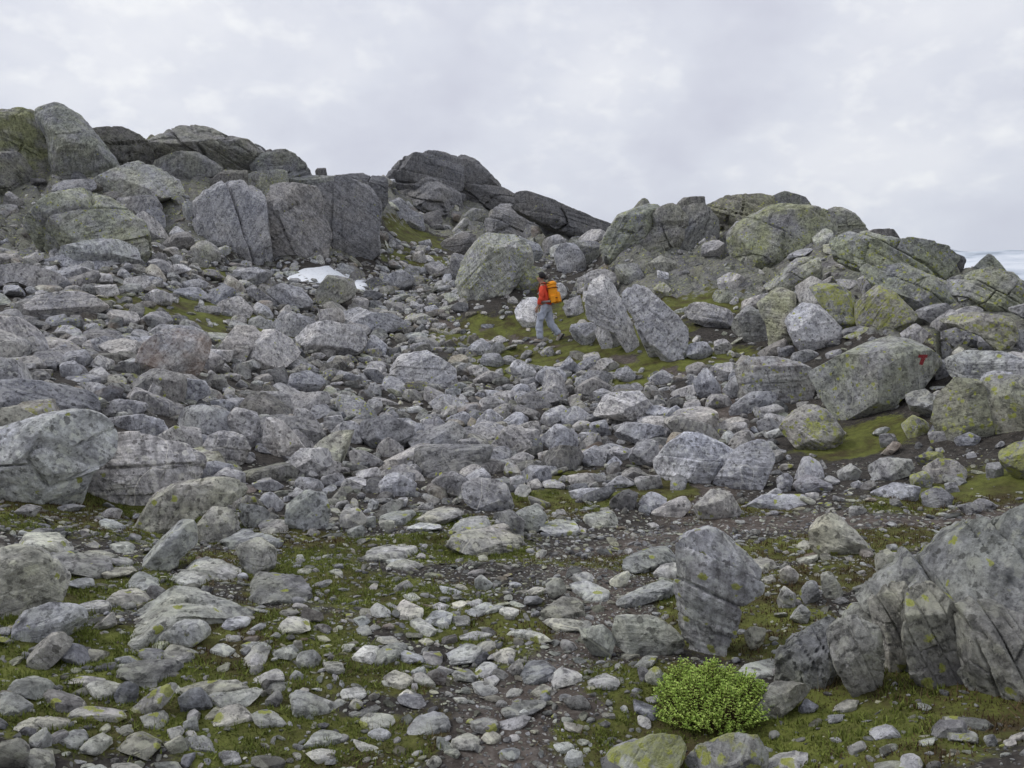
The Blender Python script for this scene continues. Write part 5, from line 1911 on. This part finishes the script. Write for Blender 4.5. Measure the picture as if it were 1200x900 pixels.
# +x forward, +y the hiker's own left (towards the camera), z up, metres for a 1.76 m figure in mid-stride
J = {
    'pelvis': (0, 0, 0.95, .115, .15), 'waist': (.015, 0, 1.10, .10, .13), 'chest': (.06, 0, 1.32, .115, .155), 'neck0': (.10, 0, 1.47, .06, .065), 'neck1': (.125, 0, 1.51, .056, .058),
    'head0': (.145, 0, 1.585, .088, .080), 'head1': (.14, 0, 1.675, .096, .086), 'chin': (.210, 0, 1.545, .034, .037), 'nose': (.248, 0, 1.605, .013, .013),
    'hipL': (.01, .09, .90, .095, .095), 'kneeL': (.16, .10, .50, .062, .062), 'ankL': (.12, .10, .10, .045, .045), 'toeL': (.25, .105, .035, .032, .04),
    'hipR': (-.01, -.09, .90, .095, .095), 'kneeR': (-.06, -.10, .51, .062, .062), 'ankR': (-.33, -.10, .19, .045, .045), 'toeR': (-.275, -.105, .045, .032, .04),
    'shL': (.07, .17, 1.40, .06, .06), 'elL': (.06, .235, 1.13, .042, .042), 'wrL': (.155, .225, .91, .028, .028), 'hdL': (.185, .215, .84, .022, .035),
    'shR': (.07, -.17, 1.40, .06, .06), 'elR': (.00, -.23, 1.13, .042, .042), 'wrR': (.13, -.20, .95, .028, .028), 'hdR': (.17, -.19, .89, .022, .035),
}
E = [('pelvis', 'waist'), ('waist', 'chest'), ('chest', 'neck0'), ('neck0', 'neck1'), ('neck1', 'head0'), ('head0', 'head1'), ('head0', 'chin'), ('head0', 'nose'),
     ('pelvis', 'hipL'), ('hipL', 'kneeL'), ('kneeL', 'ankL'), ('ankL', 'toeL'), ('pelvis', 'hipR'), ('hipR', 'kneeR'), ('kneeR', 'ankR'), ('ankR', 'toeR'),
     ('chest', 'shL'), ('shL', 'elL'), ('elL', 'wrL'), ('wrL', 'hdL'), ('chest', 'shR'), ('shR', 'elR'), ('elR', 'wrR'), ('wrR', 'hdR')]
for sd, yy in (('L', 1), ('R', -1)):
    hx, hy, hz_ = J['hd' + sd][:3]
    for k_, (fx, ln_) in enumerate(((.030, .062), (.012, .072), (-.008, .068), (-.026, .054))):
        a = f'f{sd}{k_}a'; b = f'f{sd}{k_}b'; c_ = f'f{sd}{k_}c'
        J[a] = (hx + fx * 0.8, hy, hz_ - .035, .0095, .0095)
        J[b] = (hx + fx + .010, hy - yy * .006, hz_ - .035 - ln_ * .5, .0088, .0088)
        J[c_] = (hx + fx + .004, hy - yy * .024, hz_ - .035 - ln_ * .92, .0080, .0080)
        E += [('hd' + sd, a), (a, b), (b, c_)]
    J[f't{sd}a'] = (hx + .045, hy - yy * .012, hz_ + .005, .0105, .0105)
    J[f't{sd}b'] = (hx + .058, hy - yy * .022, hz_ - .032, .009, .009)
    E += [('wr' + sd, f't{sd}a'), (f't{sd}a', f't{sd}b')]
skinned('body', J, E, M_SKIN, person, 0, 2)
JJ = {
    'hem': (0, 0, 0.93, .150, .180), 'waist': (.015, 0, 1.08, .140, .172), 'chest': (.055, 0, 1.31, .160, .200), 'collar': (.085, 0, 1.45, .100, .115), 'neck': (.112, 0, 1.50, .080, .085),
    'shL': (.065, .175, 1.39, .085, .085), 'elL': (.055, .245, 1.13, .066, .066), 'wrL': (.150, .232, .93, .047, .047),
    'shR': (.065, -.175, 1.39, .085, .085), 'elR': (-.005, -.24, 1.13, .066, .066), 'wrR': (.125, -.205, .97, .047, .047)}
skinned('jacket', JJ, [('hem', 'waist'), ('waist', 'chest'), ('chest', 'collar'), ('collar', 'neck'), ('chest', 'shL'), ('shL', 'elL'), ('elL', 'wrL'), ('chest', 'shR'), ('shR', 'elR'), ('elR', 'wrR')], M_RED, person, 1, 3, 0.05)
JT = {
    'waist': (.0, 0, 1.02, .135, .165), 'pelvis': (0, 0, 0.92, .145, .175),
    'hipL': (.02, .095, .82, .118, .112), 'kneeL': (.155, .105, .50, .098, .092), 'calfL': (.14, .105, .28, .098, .088), 'cuffL': (.118, .10, .085, .095, .08),
    'hipR': (-.02, -.095, .82, .118, .112), 'kneeR': (-.07, -.105, .51, .098, .092), 'calfR': (-.20, -.105, .345, .095, .088), 'cuffR': (-.315, -.10, .205, .086, .08)}
tro = skinned('trousers', JT, [('waist', 'pelvis'), ('pelvis', 'hipL'), ('hipL', 'kneeL'), ('kneeL', 'calfL'), ('calfL', 'cuffL'), ('pelvis', 'hipR'), ('hipR', 'kneeR'), ('kneeR', 'calfR'), ('calfR', 'cuffR')], M_TROUS, person, 1, 3, 0.06)


def rbox(name, size, loc, rot, mat, parent, bev=0.3, taper=1.0, sub=2, wob=0.0):
    """a soft box: bevelled, rounded and slightly uneven"""
    bm = bmesh.new()
    bmesh.ops.create_cube(bm, size=1.0)
    for v in bm.verts:
        k_ = taper if v.co.z > 0 else 1.0
        v.co = Vector((v.co.x * size[0] * k_, v.co.y * size[1] * k_, v.co.z * size[2]))
    bmesh.ops.bevel(bm, geom=bm.edges[:], offset=min(size) * bev, segments=3, profile=0.6, affect='EDGES')
    bmesh.ops.subdivide_edges(bm, edges=[e for e in bm.edges if e.calc_length() > 0.06], cuts=2, use_grid_fill=True)
    if wob:
        P = np.array([v.co[:] for v in bm.verts])
        d = fbm(P * 14 + 3, 2) * wob
        for v, q in zip(bm.verts, d):
            v.co *= 1 + q
    me = bpy.data.meshes.new(name)
    bm.to_mesh(me); bm.free()
    for p in me.polygons:
        p.use_smooth = True
    me.materials.append(mat)
    o = link(name, me, parent)
    o.location = loc
    o.rotation_euler = rot
    return o


for yy, kx in ((.205, .09), (-.205, -.05)):
    rbox('cargo_pocket', (.15, .035, .19), (kx, yy, .66), (0, R(18 if yy > 0 else -10), 0), M_TROUS, tro, 0.3, wob=0.05)
for nm, loc, rot in (('shoe', (.165, .10, .055), (0, 0, 0)), ('shoe', (-.315, -.10, .135), (0, R(55), 0))):
    sh = rbox(nm, (.28, .10, .085), loc, rot, M_SHOE, person, 0.4, 0.8)
    rbox('sole', (.29, .105, .028), (0.002, 0, -.048), (0, 0, 0), M_SOLE, sh, 0.3)
# hair: a cap of uneven short hair over the skull
D_, F_ = ICO[4]
Vh = D_ * np.array([.118, .104, .118])
Vh = Vh * (1 + 0.06 * fbm(D_ * 5, 3))[:, None]
keep = ~((D_[:, 0] > 0.45) & (D_[:, 2] < 0.45)) & (D_[:, 2] > -0.55)
sel = np.nonzero(keep)[0]
remap = -np.ones(len(D_), int); remap[sel] = np.arange(len(sel))
ff = remap[F_]; ff = ff[(ff >= 0).all(1)]
hair = link('hair', mesh_np('hair', Vh[sel], ff, M_HAIR), parent=person)
hair.location = (.128, 0, 1.658)
for yy in (1, -1):
    rbox('ear', (.04, .016, .058), (.15, yy * .090, 1.61), (0, R(-12), 0), M_SKIN, person, 0.4)
for yy in (1, -1):
    rbox('eye', (.012, .022, .012), (.222, yy * .032, 1.625), (0, 0, 0), M_BLACK, person, 0.4)
rbox('mouth', (.008, .044, .010), (.232, 0, 1.562), (0, 0, 0), cloth_material('lips', (0.30, 0.12, 0.10), 40, 0.1), person, 0.4)

pack = bpy.data.objects.new('backpack', None)
COL.objects.link(pack)
pack.location = hp
pack.rotation_euler = person.rotation_euler
pack.scale = person.scale
tag(pack, 'orange backpack carried on the back of the hiker', 'backpack')
rbox('main_bag', (.22, .30, .46), (-.175, 0, 1.235), (0, R(10), 0), M_ORANGE, pack, 0.32, 0.88, wob=0.10)
rbox('lid', (.23, .29, .10), (-.135, 0, 1.475), (0, R(14), 0), M_ORANGE, pack, 0.4, 0.8, wob=0.08)
rbox('front_pocket', (.08, .23, .26), (-.315, 0, 1.14), (0, R(10), 0), M_ORANGE, pack, 0.4, 0.9, wob=0.10)
for yy in (1, -1):
    rbox('side_pocket', (.13, .05, .18), (-.215, yy * .158, 1.08), (0, R(10), 0), M_ORANGE, pack, 0.35, 0.95, wob=0.08)
    rbox('shoulder_strap', (.22, .05, .03), (.0, yy * .115, 1.475), (0, R(2), 0), M_STRAP, pack, 0.4)
    rbox('shoulder_strap', (.03, .05, .24), (.165, yy * .125, 1.36), (0, R(-14), 0), M_STRAP, pack, 0.4)
for zz_ in (1.10, 1.36):
    rbox('compression_strap', (.235, .312, .018), (-.18 + (zz_ - 1.22) * 0.17, 0, zz_), (0, R(10), 0), M_STRAP, pack, 0.3)
rbox('hip_belt', (.30, .40, .045), (.0, 0, 1.02), (0, R(4), 0), cloth_material('belt_grey', (0.34, 0.30, 0.30), 30), pack, 0.4)

# ------------------------------------------------------------------ far snow plateau
M_FAR, t_, b_ = new_mat('far_snowfield', 0.9)
g_ = N(t_, 'ShaderNodeNewGeometry')
st_ = N(t_, 'ShaderNodeVectorMath', operation='MULTIPLY')
st_.inputs[1].default_value = (0.0020, 0.0020, 0.016)
t_.links.new(g_.outputs['Position'], st_.inputs[0])
t_.links.new(ramp(t_, noise(t_, st_.outputs[0], 1.0, 6, 0.6), [(0.46, (0.20, 0.26, 0.33)), (0.52, (0.52, 0.58, 0.66)), (0.62, (0.80, 0.84, 0.89))]), b_.inputs['Base Color'])
nx2, ny2 = 90, 40
MV = []
for a in range(nx2):
    for b in range(ny2):
        th = R(5 + 60 * a / (nx2 - 1)); r_ = 3400 + 2400 * b / (ny2 - 1)
        u_ = b / (ny2 - 1)
        MV.append((r_ * math.sin(th), r_ * math.cos(th), u_))
MV = np.array(MV)
q_ = np.stack([MV[:, 0] / 900, MV[:, 1] / 900, 0 * MV[:, 0]], 1)
prof = np.clip(MV[:, 2] / 0.62, 0, 1)
prof = prof * prof * (3 - 2 * prof)
MV[:, 2] = -100 + prof * 560 + (fbm(q_, 5) * 120 + 20) * (0.25 + 0.75 * prof) - 170 * np.clip((MV[:, 2] - 0.8) / 0.2, 0, 1)
id2 = np.arange(nx2 * ny2).reshape(nx2, ny2)
F2 = np.stack([id2[:-1, :-1], id2[:-1, 1:], id2[1:, 1:], id2[1:, :-1]], -1).reshape(-1, 4)
tag(link('snowy_mountain', mesh_np('snowy_mountain', MV, F2, M_FAR)), kind='structure')

# ------------------------------------------------------------------ the air
hm_ = bpy.data.materials.new('mountain_air')
hm_.use_nodes = True
th_ = hm_.node_tree
th_.nodes.clear()
pv = N(th_, 'ShaderNodeVolumePrincipled', Density=0.00011, Anisotropy=0.2)
pv.inputs['Color'].default_value = (0.93, 0.955, 1.0, 1)
ho = N(th_, 'ShaderNodeOutputMaterial')
th_.links.new(pv.outputs[0], ho.inputs['Volume'])
bm = bmesh.new()
bmesh.ops.create_cube(bm, size=1.0)
zlo, zhi = float(min(Z.min(), MV[:, 2].min())) - 1.0, float(MV[:, 2].max()) + 15.0
for v in bm.verts:
    v.co = Vector((v.co.x * 12900, v.co.y * 12900, zlo if v.co.z < 0 else zhi))
me = bpy.data.meshes.new('haze')
bm.to_mesh(me); bm.free()
me.materials.append(hm_)
tag(link('haze', me), kind='stuff')
